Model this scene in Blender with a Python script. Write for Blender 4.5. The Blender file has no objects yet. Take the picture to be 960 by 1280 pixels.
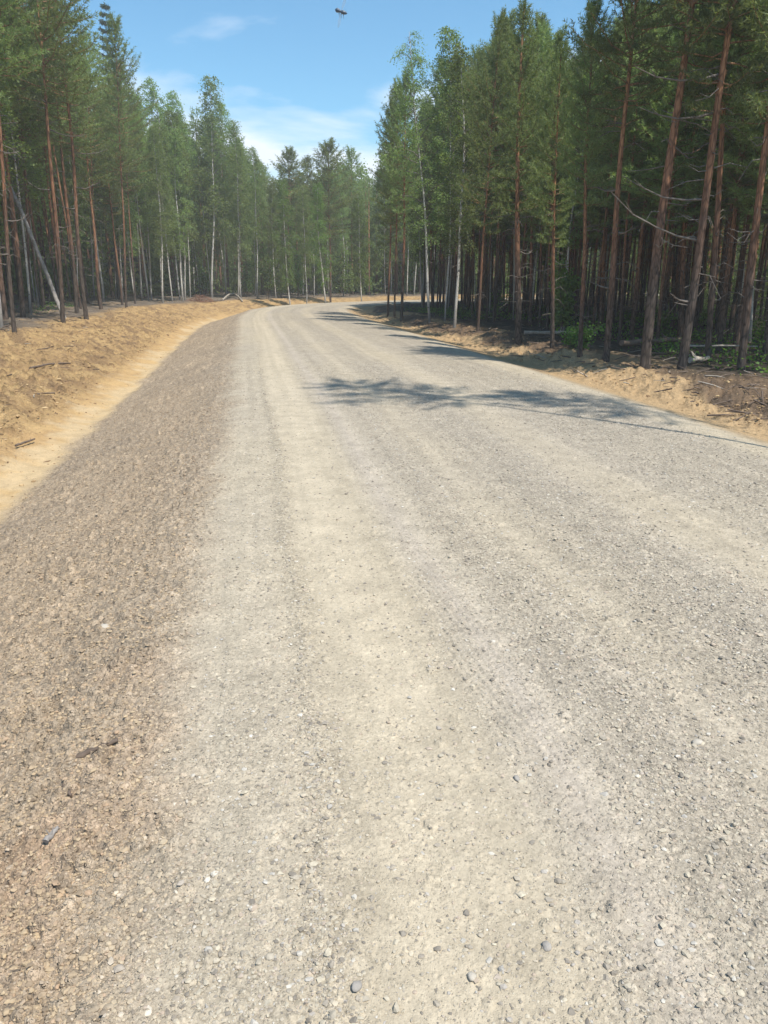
import bpy, math, random
import numpy as np
from mathutils import Vector, Matrix, Quaternion

R = math.radians
random.seed(7)
RNG = np.random.default_rng(7)
SC = bpy.context.scene
COL = SC.collection

# ------------------------------------------------------------------ camera constants
F, HY, EYE = 967.0, 352.0, 1.6
PITCH = math.atan((640 - HY) / F)
CP, SP = math.cos(PITCH), math.sin(PITCH)
SUN_DIR = np.array([0.72, -0.694]); SUN_EL = R(61)
SUN_AZ = math.atan2(SUN_DIR[0], SUN_DIR[1])          # clockwise from +Y

def ray(px, py):
    u = (px - 480) / F; v = (640 - py) / F
    return np.array([u, CP + v * SP, -SP + v * CP])

def project(x, y, z):
    """photo pixel in which a point of the place is seen (only used to choose which trees are worth building one by one)"""
    dz = z - EYE
    d = y * CP - dz * SP
    return 480 + F * x / d, 640 - F * (y * SP + dz * CP) / d

# ------------------------------------------------------------------ noise
def _hash(ix, iy, seed):
    h = (ix.astype(np.int64) * 374761393 + iy.astype(np.int64) * 668265263 + seed * 982451653) & 0xFFFFFFFF
    h = ((h ^ (h >> 13)) * 1274126177) & 0xFFFFFFFF
    h = h ^ (h >> 16)
    return (h & 0xFFFFFF).astype(np.float64) / 0xFFFFFF

def vnoise(x, y, seed=0):
    x = np.asarray(x, float); y = np.asarray(y, float)
    ix = np.floor(x); iy = np.floor(y); fx = x - ix; fy = y - iy
    fx = fx * fx * (3 - 2 * fx); fy = fy * fy * (3 - 2 * fy)
    a = _hash(ix, iy, seed); b = _hash(ix + 1, iy, seed); c = _hash(ix, iy + 1, seed); d = _hash(ix + 1, iy + 1, seed)
    return (a + (b - a) * fx) * (1 - fy) + (c + (d - c) * fx) * fy

def fbm(x, y, seed=0, octv=3, gain=0.5):
    """about -1..1"""
    s = 0; amp = 1; tot = 0; f = 1.0
    for k in range(octv):
        s = s + amp * (vnoise(x * f + 17.3 * k, y * f - 9.1 * k, seed + k) * 2 - 1); tot += amp
        amp *= gain; f *= 2.03
    return s / tot

def domes(x, y, cell, seed, dens, squash=.8, where=None):
    if where is not None:
        zz = np.zeros_like(x); ii = np.zeros_like(x); k = np.nonzero(where)[0]
        if len(k): zz[k], ii[k] = domes(x[k], y[k], cell, seed, dens if np.isscalar(dens) else dens[k], squash)
        return zz, ii
    """half-buried clods and pebbles: height of the highest one at each place, and a random number of that one"""
    ix = np.floor(x / cell); iy = np.floor(y / cell); best = np.zeros_like(x); idn = np.zeros_like(x)
    for a in (-1, 0, 1):
        for b in (-1, 0, 1):
            jx, jy = ix + a, iy + b
            h = _hash(jx, jy, seed); cx = (jx + .15 + .7 * _hash(jx, jy, seed + 1)) * cell; cy_ = (jy + .15 + .7 * _hash(jx, jy, seed + 2)) * cell
            r = cell * (.18 + .42 * _hash(jx, jy, seed + 3) ** 1.6)
            e = 1 + .5 * (_hash(jx, jy, seed + 4) - .5)
            d2 = ((x - cx) * e / r) ** 2 + ((y - cy_) / e / r) ** 2
            z = np.where((h < dens) & (d2 < 1), r * squash * np.sqrt(np.clip(1 - d2, 0, 1)), 0)
            m = z > best; best = np.where(m, z, best); idn = np.where(m, _hash(jx, jy, seed + 5), idn)
    return best, idn

def sstep(a, b, x):
    t = np.clip((x - a) / (b - a), 0, 1)
    return t * t * (3 - 2 * t)

# ------------------------------------------------------------------ the road's line and the lie of the land
_ctrl = np.array([(3.2, -12), (2.55, -5), (2.02, 2), (1.42, 5.5), (0.55, 11), (-0.5, 17), (-1.85, 25), (-3.75, 36), (-4.95, 45),
                  (-5.05, 52.5), (-3.2, 60), (1.5, 67.5), (9, 75), (20, 87), (38, 107), (70, 142)], float)
def _catmull(P, n=14):
    out = []
    Q = np.vstack([2 * P[0] - P[1], P, 2 * P[-1] - P[-2]])
    for i in range(1, len(Q) - 2):
        p0, p1, p2, p3 = Q[i - 1], Q[i], Q[i + 1], Q[i + 2]
        for k in range(n):
            t = k / n
            out.append(0.5 * ((2 * p1) + (-p0 + p2) * t + (2 * p0 - 5 * p1 + 4 * p2 - p3) * t * t + (-p0 + 3 * p1 - 3 * p2 + p3) * t ** 3))
    out.append(P[-1]); return np.array(out)
PATH = _catmull(_ctrl)
_tan = np.gradient(PATH, axis=0); _tan /= np.linalg.norm(_tan, axis=1)[:, None]
_arc = np.concatenate([[0], np.cumsum(np.linalg.norm(np.diff(PATH, axis=0), axis=1))])

def road_st(x, y):
    """signed distance from the road's middle (right positive) and distance along it"""
    x = np.atleast_1d(np.asarray(x, float)); y = np.atleast_1d(np.asarray(y, float))
    s = np.empty_like(x); t = np.empty_like(x)
    for a in range(0, len(x), 20000):
        xs = x[a:a + 20000].astype(np.float32)[:, None]; ys = y[a:a + 20000].astype(np.float32)[:, None]
        i = np.argmin((xs - PATH[:, 0].astype(np.float32)) ** 2 + (ys - PATH[:, 1].astype(np.float32)) ** 2, axis=1)
        dx = x[a:a + 20000] - PATH[i, 0]; dy = y[a:a + 20000] - PATH[i, 1]
        tx, ty = _tan[i, 0], _tan[i, 1]
        s[a:a + 20000] = dx * ty - dy * tx
        t[a:a + 20000] = _arc[i] + dx * tx + dy * ty
    return s, t

_PS = np.array([-60, -14, -9, -6.7, -5.7, -5.15, -4.85, -3.4, -2.95, -2.6, 0, 2.6, 3.0, 3.7, 4.3, 4.9, 5.6, 8, 60])
_PZ = np.array([.8, .36, .17, -.28, -.55, -.68, -.66, -.20, -.05, 0, .03, 0, -.04, -.19, -.11, .06, .05, .04, .3])

def masks(x, y, s):
    w = s + 0.16 * fbm(x * 1.1, y * 1.1, 31, 3) + 0.05 * fbm(x * 6, y * 6, 37, 2)
    wf = s + 0.9 * fbm(x * .35, y * .35, 41, 3)
    emb = sstep(-2.48, -2.90, w) * sstep(-5.05, -4.75, w)
    sand = sstep(-4.75, -5.05, w) * sstep(-10.2, -8.6, wf)
    forL = sstep(-8.6, -10.2, wf)
    dirt = sstep(2.8, 3.1, w) * sstep(6.4, 5.3, wf)
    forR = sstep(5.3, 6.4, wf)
    return emb, sand, forL, dirt, forR, w

def height(x, y, s=None, t=None, fine=True):
    x = np.atleast_1d(np.asarray(x, float)); y = np.atleast_1d(np.asarray(y, float))
    if s is None: s, t = road_st(x, y)
    z = (np.interp(s - .18, _PS, _PZ) + np.interp(s, _PS, _PZ) * 2 + np.interp(s + .18, _PS, _PZ)) / 4
    emb, sand, forL, dirt, forR, w = masks(x, y, s)
    road = np.clip(1 - emb - sand - forL - dirt - forR, 0, 1)
    fo = forL + forR
    z = z + fo * (.10 * fbm(x * .5, y * .5, 3, 3) + .04 * fbm(x * 2.5, y * 2.5, 5, 2))
    z = z + sand * (.07 * fbm(x * .6, y * .6, 7, 2))
    z = z + dirt * sstep(3.6, 4.4, s) * (.13 * fbm(x * .8, y * .8, 11, 3) + .06 * fbm(x * 3, y * 3, 13, 2))
    if fine:
        # smooth wheel tracks between ridges of loose gravel
        gg = strip_gravel(s, t, x, y); rr = np.hypot(x, y); wr = (road > .01) & (rr < 16); we = (emb > .01) & (rr < 45); ws = (sand > .01) & (rr < 50); wd = (dirt > .01) & (rr < 40)
        z = z + road * (.010 * gg + .003 * fbm(x * 6, y * 6, 17, 2) + (.0008 + .003 * gg) * fbm(x * 30, y * 30, 19, 2) + .0016 * fbm(x * 75, y * 75, 20, 2)
                      + .0035 * fbm(s * 16, t * .5, 21, 2))
        cl_ = .55 + .45 * fbm(x * 3.5, y * 3.5, 22, 2)
        z = z + road * domes(x, y, .045, 201, (.02 + .26 * gg ** 1.5) * cl_, .7, where=wr)[0] * .6
        z = z + road * domes(x, y, .022, 211, (.06 + .42 * gg) * cl_, .75, where=wr)[0] * .7
        z = z + road * domes(x, y, .012, 221, .12 + .36 * gg, .8, where=wr)[0] * .7
        # tyre tread pressed into the packed strip
        tr = sstep(.17, .12, np.abs(s + 1.37 + .06 * np.sin(t * .9))) * sstep(.35, .6, vnoise(t * .45, s * 0, 231))
        z = z + road * tr * .0016 * np.sin((s + t * .09 + .02 * np.sin(t * 3)) * 6.283 / .036)
        rid = 1 - np.abs(fbm(x * 9, y * 9, 23, 3))
        z = z + emb * (.035 * fbm(x * 1.7, y * 1.7, 29, 3) + 0 * rid + .014 * fbm(x * 17, y * 17, 43, 2) + .006 * fbm(x * 48, y * 48, 44, 2)
                     + domes(x, y, .10, 241, .22 + .2 * fbm(x * 2, y * 2, 244, 2), .6, where=we)[0] * .5 + domes(x, y, .05, 245, .38, .7, where=we)[0] * 1.2 + domes(x, y, .075, 246, .10, .9, where=we)[0] + domes(x, y, .024, 251, .5, .8, where=we)[0])
        # raked furrows in the loose sand run a little askew to the road
        a, b = s * .93 + t * .36, t * .93 - s * .36
        z = z + sand * sstep(-5.2, -6.0, s) * (.050 * fbm(a * 3.2, b * .8, 47, 3) + .045 * fbm(a * 8, b * 2.4, 53, 2) + .030 * fbm(x * 16, y * 16, 59, 2) + 1.35 * domes(x, y, .16, 261, .5, .6, where=ws)[0] + domes(x, y, .075, 267, .6, .7, where=ws)[0])
        z = z + sand * .006 * fbm(x * 20, y * 20, 60, 2)
        z = z + dirt * sstep(3.2, 4.2, s) * (domes(x, y, .17, 271, .5, .6, where=wd)[0] + domes(x, y, .08, 277, .6, .7, where=wd)[0] + .05 * fbm(x * 7, y * 7, 61, 3) + .02 * fbm(x * 20, y * 20, 67, 2))
        z = z + fo * (.025 * fbm(x * 8, y * 8, 71, 3))
    return z

def strip_gravel(s, t, x, y):
    """0 = packed smooth wheel track, 1 = loose gravel"""
    ss = s + .10 * fbm(t * .25, s * .4, 73, 2) + .03 * fbm(t * 1.7, s * 2, 79, 2)
    S = [-3.2, -2.75, -2.55, -2.24, -2.17, -2.05, -1.62, -1.5, -1.30, -1.12, -.92, -.68, -.45, -.2, .1, .35, .62, .85, 1.2, 2.2, 2.5, 2.75, 3.2]
    G = [.6, .5, .42, .55, .95, .10, .10, .35, .30, .75, .85, .45, .75, .95, .85, .42, .38, .75, 1, .95, .45, .2, .2]
    g = np.interp(ss, S, G)
    return np.clip(g + .22 * fbm(x * 1.6, y * .9, 83, 3), 0, 1)

def strip_tan(s, t, x, y):
    """how yellow the fines are (tan against grey)"""
    ss = s + .10 * fbm(t * .25, s * .4, 73, 2)
    S = [-3.2, -2.7, -2.3, -2.15, -2.0, -1.62, -1.48, -1.25, -.95, -.72, -.5, -.2, .1, .35, .6, .85, 2.2, 2.45, 2.8]
    G = [.55, .6, .55, .8, 1, .95, .30, .15, .2, .6, .45, .12, .1, .65, .7, .2, .08, .8, .95]
    g = np.interp(ss, S, G)
    return np.clip(g + .45 * fbm(x * .55, y * .4, 89, 3), 0, 1)

def ground_hit(px, py):
    d = ray(px, py); z = 0.0
    for _ in range(25):
        k = (z - EYE) / d[2]
        x, y = d[0] * k, d[1] * k
        z = .5 * z + .5 * float(height(x, y, fine=False)[0])
    return x, y, float(height(x, y, fine=False)[0])

# ------------------------------------------------------------------ material helpers
def new_mat(name):
    m = bpy.data.materials.new(name); m.use_nodes = True
    nt = m.node_tree; b = nt.nodes['Principled BSDF']
    return m, nt, b
def N(nt, typ, **kw):
    n = nt.nodes.new(typ)
    for k, v in kw.items():
        if k.startswith('i_'):
            n.inputs[k[2:].replace('_', ' ')].default_value = v
        else: setattr(n, k, v)
    return n
def math_node(nt, op, a, b=None):
    n = nt.nodes.new('ShaderNodeMath'); n.operation = op
    for i, v in enumerate((a, b)):
        if v is None: continue
        if isinstance(v, (int, float)): n.inputs[i].default_value = v
        else: nt.links.new(v, n.inputs[i])
    return n.outputs[0]
def mixc(nt, fac, a, b, mode='MIX'):
    n = nt.nodes.new('ShaderNodeMix'); n.data_type = 'RGBA'; n.blend_type = mode
    for i, v in ((0, fac), (6, a), (7, b)):
        if isinstance(v, (int, float)): n.inputs[i].default_value = v
        elif isinstance(v, tuple): n.inputs[i].default_value = v + (1,) if len(v) == 3 else v
        else: nt.links.new(v, n.inputs[i])
    return n.outputs[2]
def ramp(nt, fac, stops):
    n = nt.nodes.new('ShaderNodeValToRGB')
    el = n.color_ramp.elements
    while len(el) < len(stops): el.new(.5)
    for e, (p, c) in zip(el, stops):
        e.position = p; e.color = (c if isinstance(c, tuple) else (c, c, c)) + (1,)
    nt.links.new(fac, n.inputs[0]); return n.outputs[0]

def mat_ground():
    m, nt, b = new_mat('ground_soil'); L = nt.links.new
    att = N(nt, 'ShaderNodeAttribute', attribute_name='soil')
    grit = att.outputs['Alpha']
    tc = N(nt, 'ShaderNodeTexCoord')
    v1 = N(nt, 'ShaderNodeTexVoronoi', i_Scale=62.0, i_Randomness=1.0); L(tc.outputs['Object'], v1.inputs['Vector'])
    v2 = N(nt, 'ShaderNodeTexVoronoi', i_Scale=150.0, i_Randomness=1.0); L(tc.outputs['Object'], v2.inputs['Vector'])
    n1 = N(nt, 'ShaderNodeTexNoise', i_Scale=5.0, i_Detail=6.0, i_Roughness=.65); L(tc.outputs['Object'], n1.inputs['Vector'])
    n2 = N(nt, 'ShaderNodeTexNoise', i_Scale=240.0, i_Detail=3.0); L(tc.outputs['Object'], n2.inputs['Vector'])
    sep1 = N(nt, 'ShaderNodeSeparateColor'); L(v1.outputs['Color'], sep1.inputs[0])
    sep2 = N(nt, 'ShaderNodeSeparateColor'); L(v2.outputs['Color'], sep2.inputs[0])
    c = mixc(nt, 1.0, att.outputs['Color'], ramp(nt, n1.outputs['Fac'], [(.25, .80), (.5, 1.0), (.75, 1.16)]), 'MULTIPLY')
    # single stones: some dark, some pale, a few reddish
    g1 = ramp(nt, sep1.outputs[0], [(0, .55), (.35, .88), (.8, 1.02), (1, 1.3)])
    g2 = ramp(nt, sep2.outputs[1], [(0, .62), (.4, .95), (.8, 1.03), (1, 1.22)])
    c = mixc(nt, math_node(nt, 'MULTIPLY', grit, .75), c, mixc(nt, 1.0, c, g1, 'MULTIPLY'))
    c = mixc(nt, math_node(nt, 'ADD', math_node(nt, 'MULTIPLY', grit, .5), .25), c, mixc(nt, 1.0, c, g2, 'MULTIPLY'))
    ro = N(nt, 'ShaderNodeAttribute', attribute_name='rough')
    n4 = N(nt, 'ShaderNodeTexNoise', i_Scale=17.0, i_Detail=5.0, i_Roughness=.7); L(tc.outputs['Object'], n4.inputs['Vector'])
    c = mixc(nt, math_node(nt, 'MULTIPLY', ro.outputs['Fac'], .8), c, mixc(nt, 1.0, c, ramp(nt, n4.outputs['Fac'], [(.32, .55), (.46, .92), (.56, 1.04), (.70, 1.18)]), 'MULTIPLY'))
    L(c, b.inputs['Base Color'])
    b.inputs['Roughness'].default_value = .92; b.inputs['Specular IOR Level'].default_value = .15
    def dome(v, sep, thr, lo):
        d = math_node(nt, 'MAXIMUM', math_node(nt, 'SUBTRACT', thr, v.outputs['Distance']), 0.0)
        d = math_node(nt, 'SQRT', d)
        on = math_node(nt, 'LESS_THAN', sep.outputs[2], math_node(nt, 'ADD', math_node(nt, 'MULTIPLY', grit, .5), lo))
        return math_node(nt, 'MULTIPLY', d, on)
    hgt = math_node(nt, 'ADD', math_node(nt, 'MULTIPLY', dome(v1, sep1, .34, .02), 1.1),
                    math_node(nt, 'ADD', math_node(nt, 'MULTIPLY', dome(v2, sep2, .36, .12), .5), math_node(nt, 'MULTIPLY', n2.outputs['Fac'], .30)))
    bp = N(nt, 'ShaderNodeBump', i_Strength=.75, i_Distance=.012); L(hgt, bp.inputs['Height'])
    ro = N(nt, 'ShaderNodeAttribute', attribute_name='rough')
    n3 = N(nt, 'ShaderNodeTexNoise', i_Scale=13.0, i_Detail=5.0, i_Roughness=.6); L(tc.outputs['Object'], n3.inputs['Vector'])
    b2 = N(nt, 'ShaderNodeBump', i_Strength=1.0, i_Distance=.09)
    L(math_node(nt, 'MULTIPLY', n3.outputs['Fac'], ro.outputs['Fac']), b2.inputs['Height']); L(bp.outputs[0], b2.inputs['Normal'])
    L(b2.outputs[0], b.inputs['Normal'])
    return m

def mat_leaf(name, c0, c1, trans=.35, tint=(1.2, 1.3, .5), vary=.35):
    m = bpy.data.materials.new(name); m.use_nodes = True; nt = m.node_tree; nt.nodes.clear(); L = nt.links.new
    out = N(nt, 'ShaderNodeOutputMaterial')
    tc = N(nt, 'ShaderNodeTexCoord'); oi = N(nt, 'ShaderNodeObjectInfo'); geo = N(nt, 'ShaderNodeNewGeometry')
    n1 = N(nt, 'ShaderNodeTexNoise', i_Scale=1.6, i_Detail=3.0); L(tc.outputs['Object'], n1.inputs['Vector'])
    f = math_node(nt, 'ADD', math_node(nt, 'MULTIPLY', n1.outputs['Fac'], .55), math_node(nt, 'MULTIPLY', geo.outputs['Random Per Island'], .45))
    c = ramp(nt, f, [(.25, c0), (.72, c1)])
    v = math_node(nt, 'ADD', math_node(nt, 'MULTIPLY', oi.outputs['Random'], vary * 2), 1 - vary)
    hs = N(nt, 'ShaderNodeHueSaturation'); L(c, hs.inputs['Color']); L(v, hs.inputs['Value'])
    L(math_node(nt, 'ADD', math_node(nt, 'MULTIPLY', oi.outputs['Random'], .04), .48), hs.inputs['Hue'])
    c = hs.outputs[0]
    p = N(nt, 'ShaderNodeBsdfPrincipled'); p.inputs['Roughness'].default_value = .55; p.inputs['Specular IOR Level'].default_value = .25
    L(c, p.inputs['Base Color'])
    tr = N(nt, 'ShaderNodeBsdfTranslucent'); L(mixc(nt, 1.0, c, tint, 'MULTIPLY'), tr.inputs['Color'])
    mx = N(nt, 'ShaderNodeMixShader'); mx.inputs[0].default_value = trans
    L(p.outputs[0], mx.inputs[1]); L(tr.outputs[0], mx.inputs[2]); L(mx.outputs[0], out.inputs['Surface'])
    return m

def mat_pine_bark():
    m, nt, b = new_mat('pine_bark'); L = nt.links.new
    att = N(nt, 'ShaderNodeAttribute', attribute_name='hz'); tc = N(nt, 'ShaderNodeTexCoord'); oi = N(nt, 'ShaderNodeObjectInfo')
    mp = N(nt, 'ShaderNodeMapping'); mp.inputs['Scale'].default_value = (15, 15, 4); L(tc.outputs['Object'], mp.inputs[0])
    v = N(nt, 'ShaderNodeTexVoronoi', i_Scale=1.0); v.feature = 'DISTANCE_TO_EDGE'; L(mp.outputs[0], v.inputs['Vector'])
    n1 = N(nt, 'ShaderNodeTexNoise', i_Scale=1.4, i_Detail=5.0, i_Roughness=.6); L(mp.outputs[0], n1.inputs['Vector'])
    n0 = N(nt, 'ShaderNodeTexNoise', i_Scale=1.1, i_Detail=2.0); L(tc.outputs['Object'], n0.inputs['Vector'])
    h = math_node(nt, 'ADD', att.outputs['Fac'], math_node(nt, 'MULTIPLY', math_node(nt, 'SUBTRACT', n0.outputs['Fac'], .5), .35))
    h = math_node(nt, 'ADD', h, math_node(nt, 'MULTIPLY', math_node(nt, 'SUBTRACT', oi.outputs['Random'], .5), .18))
    base = ramp(nt, h, [(.03, (.100, .080, .066)), (.14, (.140, .092, .068)), (.30, (.28, .140, .080)), (.7, (.40, .21, .105)), (.95, (.30, .19, .11))])
    crack = ramp(nt, v.outputs['Distance'], [(0, .30), (.16, 1.05)])
    c = mixc(nt, .8, base, crack, 'MULTIPLY')
    c = mixc(nt, 1.0, c, ramp(nt, n1.outputs['Fac'], [(.3, .65), (.7, 1.35)]), 'MULTIPLY')
    L(c, b.inputs['Base Color']); b.inputs['Roughness'].default_value = .9; b.inputs['Specular IOR Level'].default_value = .15
    bp = N(nt, 'ShaderNodeBump', i_Strength=.7, i_Distance=.02)
    L(math_node(nt, 'ADD', math_node(nt, 'MINIMUM', v.outputs['Distance'], .2), math_node(nt, 'MULTIPLY', n1.outputs['Fac'], .3)), bp.inputs['Height']); L(bp.outputs[0], b.inputs['Normal'])
    return m

def mat_birch_bark():
    m, nt, b = new_mat('birch_bark'); L = nt.links.new
    att = N(nt, 'ShaderNodeAttribute', attribute_name='hz'); tc = N(nt, 'ShaderNodeTexCoord')
    mp = N(nt, 'ShaderNodeMapping'); mp.inputs['Scale'].default_value = (9, 9, 26); L(tc.outputs['Object'], mp.inputs[0])
    n1 = N(nt, 'ShaderNodeTexNoise', i_Scale=1.0, i_Detail=3.0); L(mp.outputs[0], n1.inputs['Vector'])
    n2 = N(nt, 'ShaderNodeTexNoise', i_Scale=2.2, i_Detail=3.0); L(tc.outputs['Object'], n2.inputs['Vector'])
    dark = ramp(nt, n1.outputs['Fac'], [(.60, 0.0), (.67, 1.0)])
    low = ramp(nt, math_node(nt, 'ADD', att.outputs['Fac'], math_node(nt, 'MULTIPLY', n2.outputs['Fac'], .12)), [(.07, .75), (.16, 0.0)])
    d = math_node(nt, 'MAXIMUM', dark, low)
    c = mixc(nt, d, mixc(nt, n2.outputs['Fac'], (.64, .61, .56), (.46, .43, .38)), (.07, .06, .055))
    L(c, b.inputs['Base Color']); b.inputs['Roughness'].default_value = .75; b.inputs['Specular IOR Level'].default_value = .2
    return m

def mat_wood(name, c0, c1, scale=(14, 14, 3)):
    m, nt, b = new_mat(name); L = nt.links.new
    tc = N(nt, 'ShaderNodeTexCoord'); n1 = N(nt, 'ShaderNodeTexNoise', i_Scale=9.0, i_Detail=5.0, i_Roughness=.65); L(tc.outputs['Object'], n1.inputs['Vector'])
    L(ramp(nt, n1.outputs['Fac'], [(.3, c0), (.7, c1)]), b.inputs['Base Color']); b.inputs['Roughness'].default_value = .9
    b.inputs['Specular IOR Level'].default_value = .15
    bp = N(nt, 'ShaderNodeBump', i_Strength=.6, i_Distance=.015); L(n1.outputs['Fac'], bp.inputs['Height']); L(bp.outputs[0], b.inputs['Normal'])
    return m

def mat_stones(name='gravel_stone'):
    m, nt, b = new_mat(name); L = nt.links.new
    geo = N(nt, 'ShaderNodeNewGeometry'); tc = N(nt, 'ShaderNodeTexCoord')
    n1 = N(nt, 'ShaderNodeTexNoise', i_Scale=90.0, i_Detail=3.0); L(tc.outputs['Object'], n1.inputs['Vector'])
    c = ramp(nt, geo.outputs['Random Per Island'], [(0, (.20, .175, .145)), (.22, (.33, .285, .23)), (.5, (.43, .375, .29)), (.74, (.48, .42, .32)), (.84, (.42, .335, .26)), (.93, (.38, .35, .31)), (1, (.58, .53, .45))])
    c = mixc(nt, 1.0, c, ramp(nt, n1.outputs['Fac'], [(.3, .85), (.7, 1.15)]), 'MULTIPLY')
    so = N(nt, 'ShaderNodeAttribute', attribute_name='brown')
    c = mixc(nt, so.outputs['Fac'], c, mixc(nt, 1.0, c, (.97, .84, .70), 'MULTIPLY'))
    L(c, b.inputs['Base Color']); b.inputs['Roughness'].default_value = .85; b.inputs['Specular IOR Level'].default_value = .2
    return m

def mat_clods():
    m, nt, b = new_mat('soil_clod'); geo = N(nt, 'ShaderNodeNewGeometry')
    nt.links.new(ramp(nt, geo.outputs['Random Per Island'], [(0, (.16, .105, .06)), (.3, (.26, .17, .095)), (.65, (.40, .27, .14)), (1, (.50, .36, .20))]), b.inputs['Base Color'])
    b.inputs['Roughness'].default_value = .95; b.inputs['Specular IOR Level'].default_value = .1
    return m

M = dict(ground=mat_ground(), clod=mat_clods(),
         pine=mat_leaf('pine_needles', (.160, .205, .082), (.275, .335, .140), .47, (1.1, 1.15, .6)),
         birch=mat_leaf('birch_leaves', (.162, .220, .080), (.262, .340, .130), .52, (1.15, 1.2, .6)),
         young=mat_leaf('young_birch_leaves', (.11, .17, .045), (.20, .28, .075), .45, (1.2, 1.3, .5)),
         spruce=mat_leaf('spruce_needles', (.018, .040, .022), (.050, .085, .042), .12, (1.0, 1.2, .6)),
         bush=mat_leaf('bush_leaves', (.06, .12, .025), (.16, .27, .06), .45, (1.3, 1.4, .45)),
         pbark=mat_pine_bark(), bbark=mat_birch_bark(),
         dead=mat_wood('dead_branch_wood', (.10, .085, .072), (.25, .215, .185)),
         log=mat_wood('weathered_log_wood', (.24, .20, .16), (.46, .41, .35)),
         greybark=mat_wood('grey_dead_bark', (.20, .18, .165), (.42, .39, .36)),
         brown=mat_wood('brown_bark_wood', (.10, .075, .06), (.20, .15, .115)),
         heap=mat_wood('reddish_dry_brush', (.17, .085, .06), (.32, .18, .12)),
         stone=mat_stones(), pale=mat_wood('pale_stone_surface', (.42, .37, .30), (.53, .48, .41)), greystone=mat_wood('grey_stone_surface', (.27, .245, .22), (.40, .365, .32)))

# ------------------------------------------------------------------ mesh helpers
def make_mesh(name, V, polys, mats, midx=None, attrs=None, smooth=False):
    """V (n,3); polys: list of index arrays (k, nsides)"""
    me = bpy.data.meshes.new(name)
    V = np.ascontiguousarray(V, np.float32)
    loops = np.concatenate([p.reshape(-1) for p in polys]).astype(np.int32)
    tot = np.concatenate([np.full(len(p), p.shape[1], np.int32) for p in polys])
    start = np.concatenate([[0], np.cumsum(tot)[:-1]]).astype(np.int32)
    me.vertices.add(len(V)); me.vertices.foreach_set('co', V.ravel())
    me.loops.add(len(loops)); me.loops.foreach_set('vertex_index', loops)
    me.polygons.add(len(tot)); me.polygons.foreach_set('loop_start', start); me.polygons.foreach_set('loop_total', tot)
    for m in mats: me.materials.append(m)
    if midx is not None: me.polygons.foreach_set('material_index', np.concatenate(midx).astype(np.int32))
    me.polygons.foreach_set('use_smooth', np.full(len(tot), smooth, bool) if np.isscalar(smooth) else np.concatenate(smooth))
    for nm, a in (attrs or {}).items():
        at = me.attributes.new(nm, 'FLOAT', 'POINT'); at.data.foreach_set('value', np.asarray(a, np.float32))
    me.update(calc_edges=True)
    return me

class MB:
    """collects tubes and small faces; several materials; becomes ONE mesh"""
    def __init__(self): self.V = []; self.P = []; self.m = []; self.sm = []; self.hz = []; self.n = 0
    def add(self, V, faces, mi=0, smooth=True, hz=0.0):
        V = np.asarray(V, float); F_ = np.asarray(faces, int)
        self.V.append(V); self.P.append(F_ + self.n); self.m.append(np.full(len(F_), mi)); self.sm.append(np.full(len(F_), smooth, bool))
        self.hz.append(np.full(len(V), hz) if np.isscalar(hz) else np.asarray(hz)); self.n += len(V)
    def tube(self, pts, rad, n=6, mi=0, hz=0.0, cap=True, rough=0.0, rng=None):
        pts = np.asarray(pts, float); k = len(pts); rad = np.asarray(rad, float) * np.ones(k)
        T = np.gradient(pts, axis=0); T /= np.linalg.norm(T, axis=1)[:, None] + 1e-9
        ref = np.array([0, 0, 1.0]) if abs(T[0, 2]) < .9 else np.array([1.0, 0, 0])
        U = np.cross(T, ref); U /= np.linalg.norm(U, axis=1)[:, None] + 1e-9; W = np.cross(T, U)
        a = np.arange(n) * 2 * np.pi / n
        rr = rad[:, None] * (1 + (rough * (rng or RNG).normal(size=(k, n)) if rough else 0))
        V = pts[:, None] + U[:, None] * (np.cos(a)[None, :, None] * rr[..., None]) + W[:, None] * (np.sin(a)[None, :, None] * rr[..., None])
        i = np.arange(k - 1)[:, None] * n; j = np.arange(n)[None]; j2 = (j + 1) % n
        Fq = np.stack([i + j, i + n + j, i + n + j2, i + j2], -1).reshape(-1, 4)
        H = np.repeat(np.asarray(hz) * np.ones(k), n)
        self.add(V.reshape(-1, 3), Fq, mi, True, H)
        if cap:
            for e, p in ((0, pts[0]), (k - 1, pts[-1])):
                r = V[e]; c = np.vstack([r, p[None]]); jj = np.arange(n)
                f = np.stack([jj, (jj + 1) % n, np.full(n, n)], -1)
                self.add(c, f if e else f[:, ::-1], mi, False, H[e * n])
    def mesh(self, name, mats):
        return make_mesh(name, np.vstack(self.V), self.P, mats, self.m, dict(hz=np.concatenate(self.hz)), self.sm)

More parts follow.
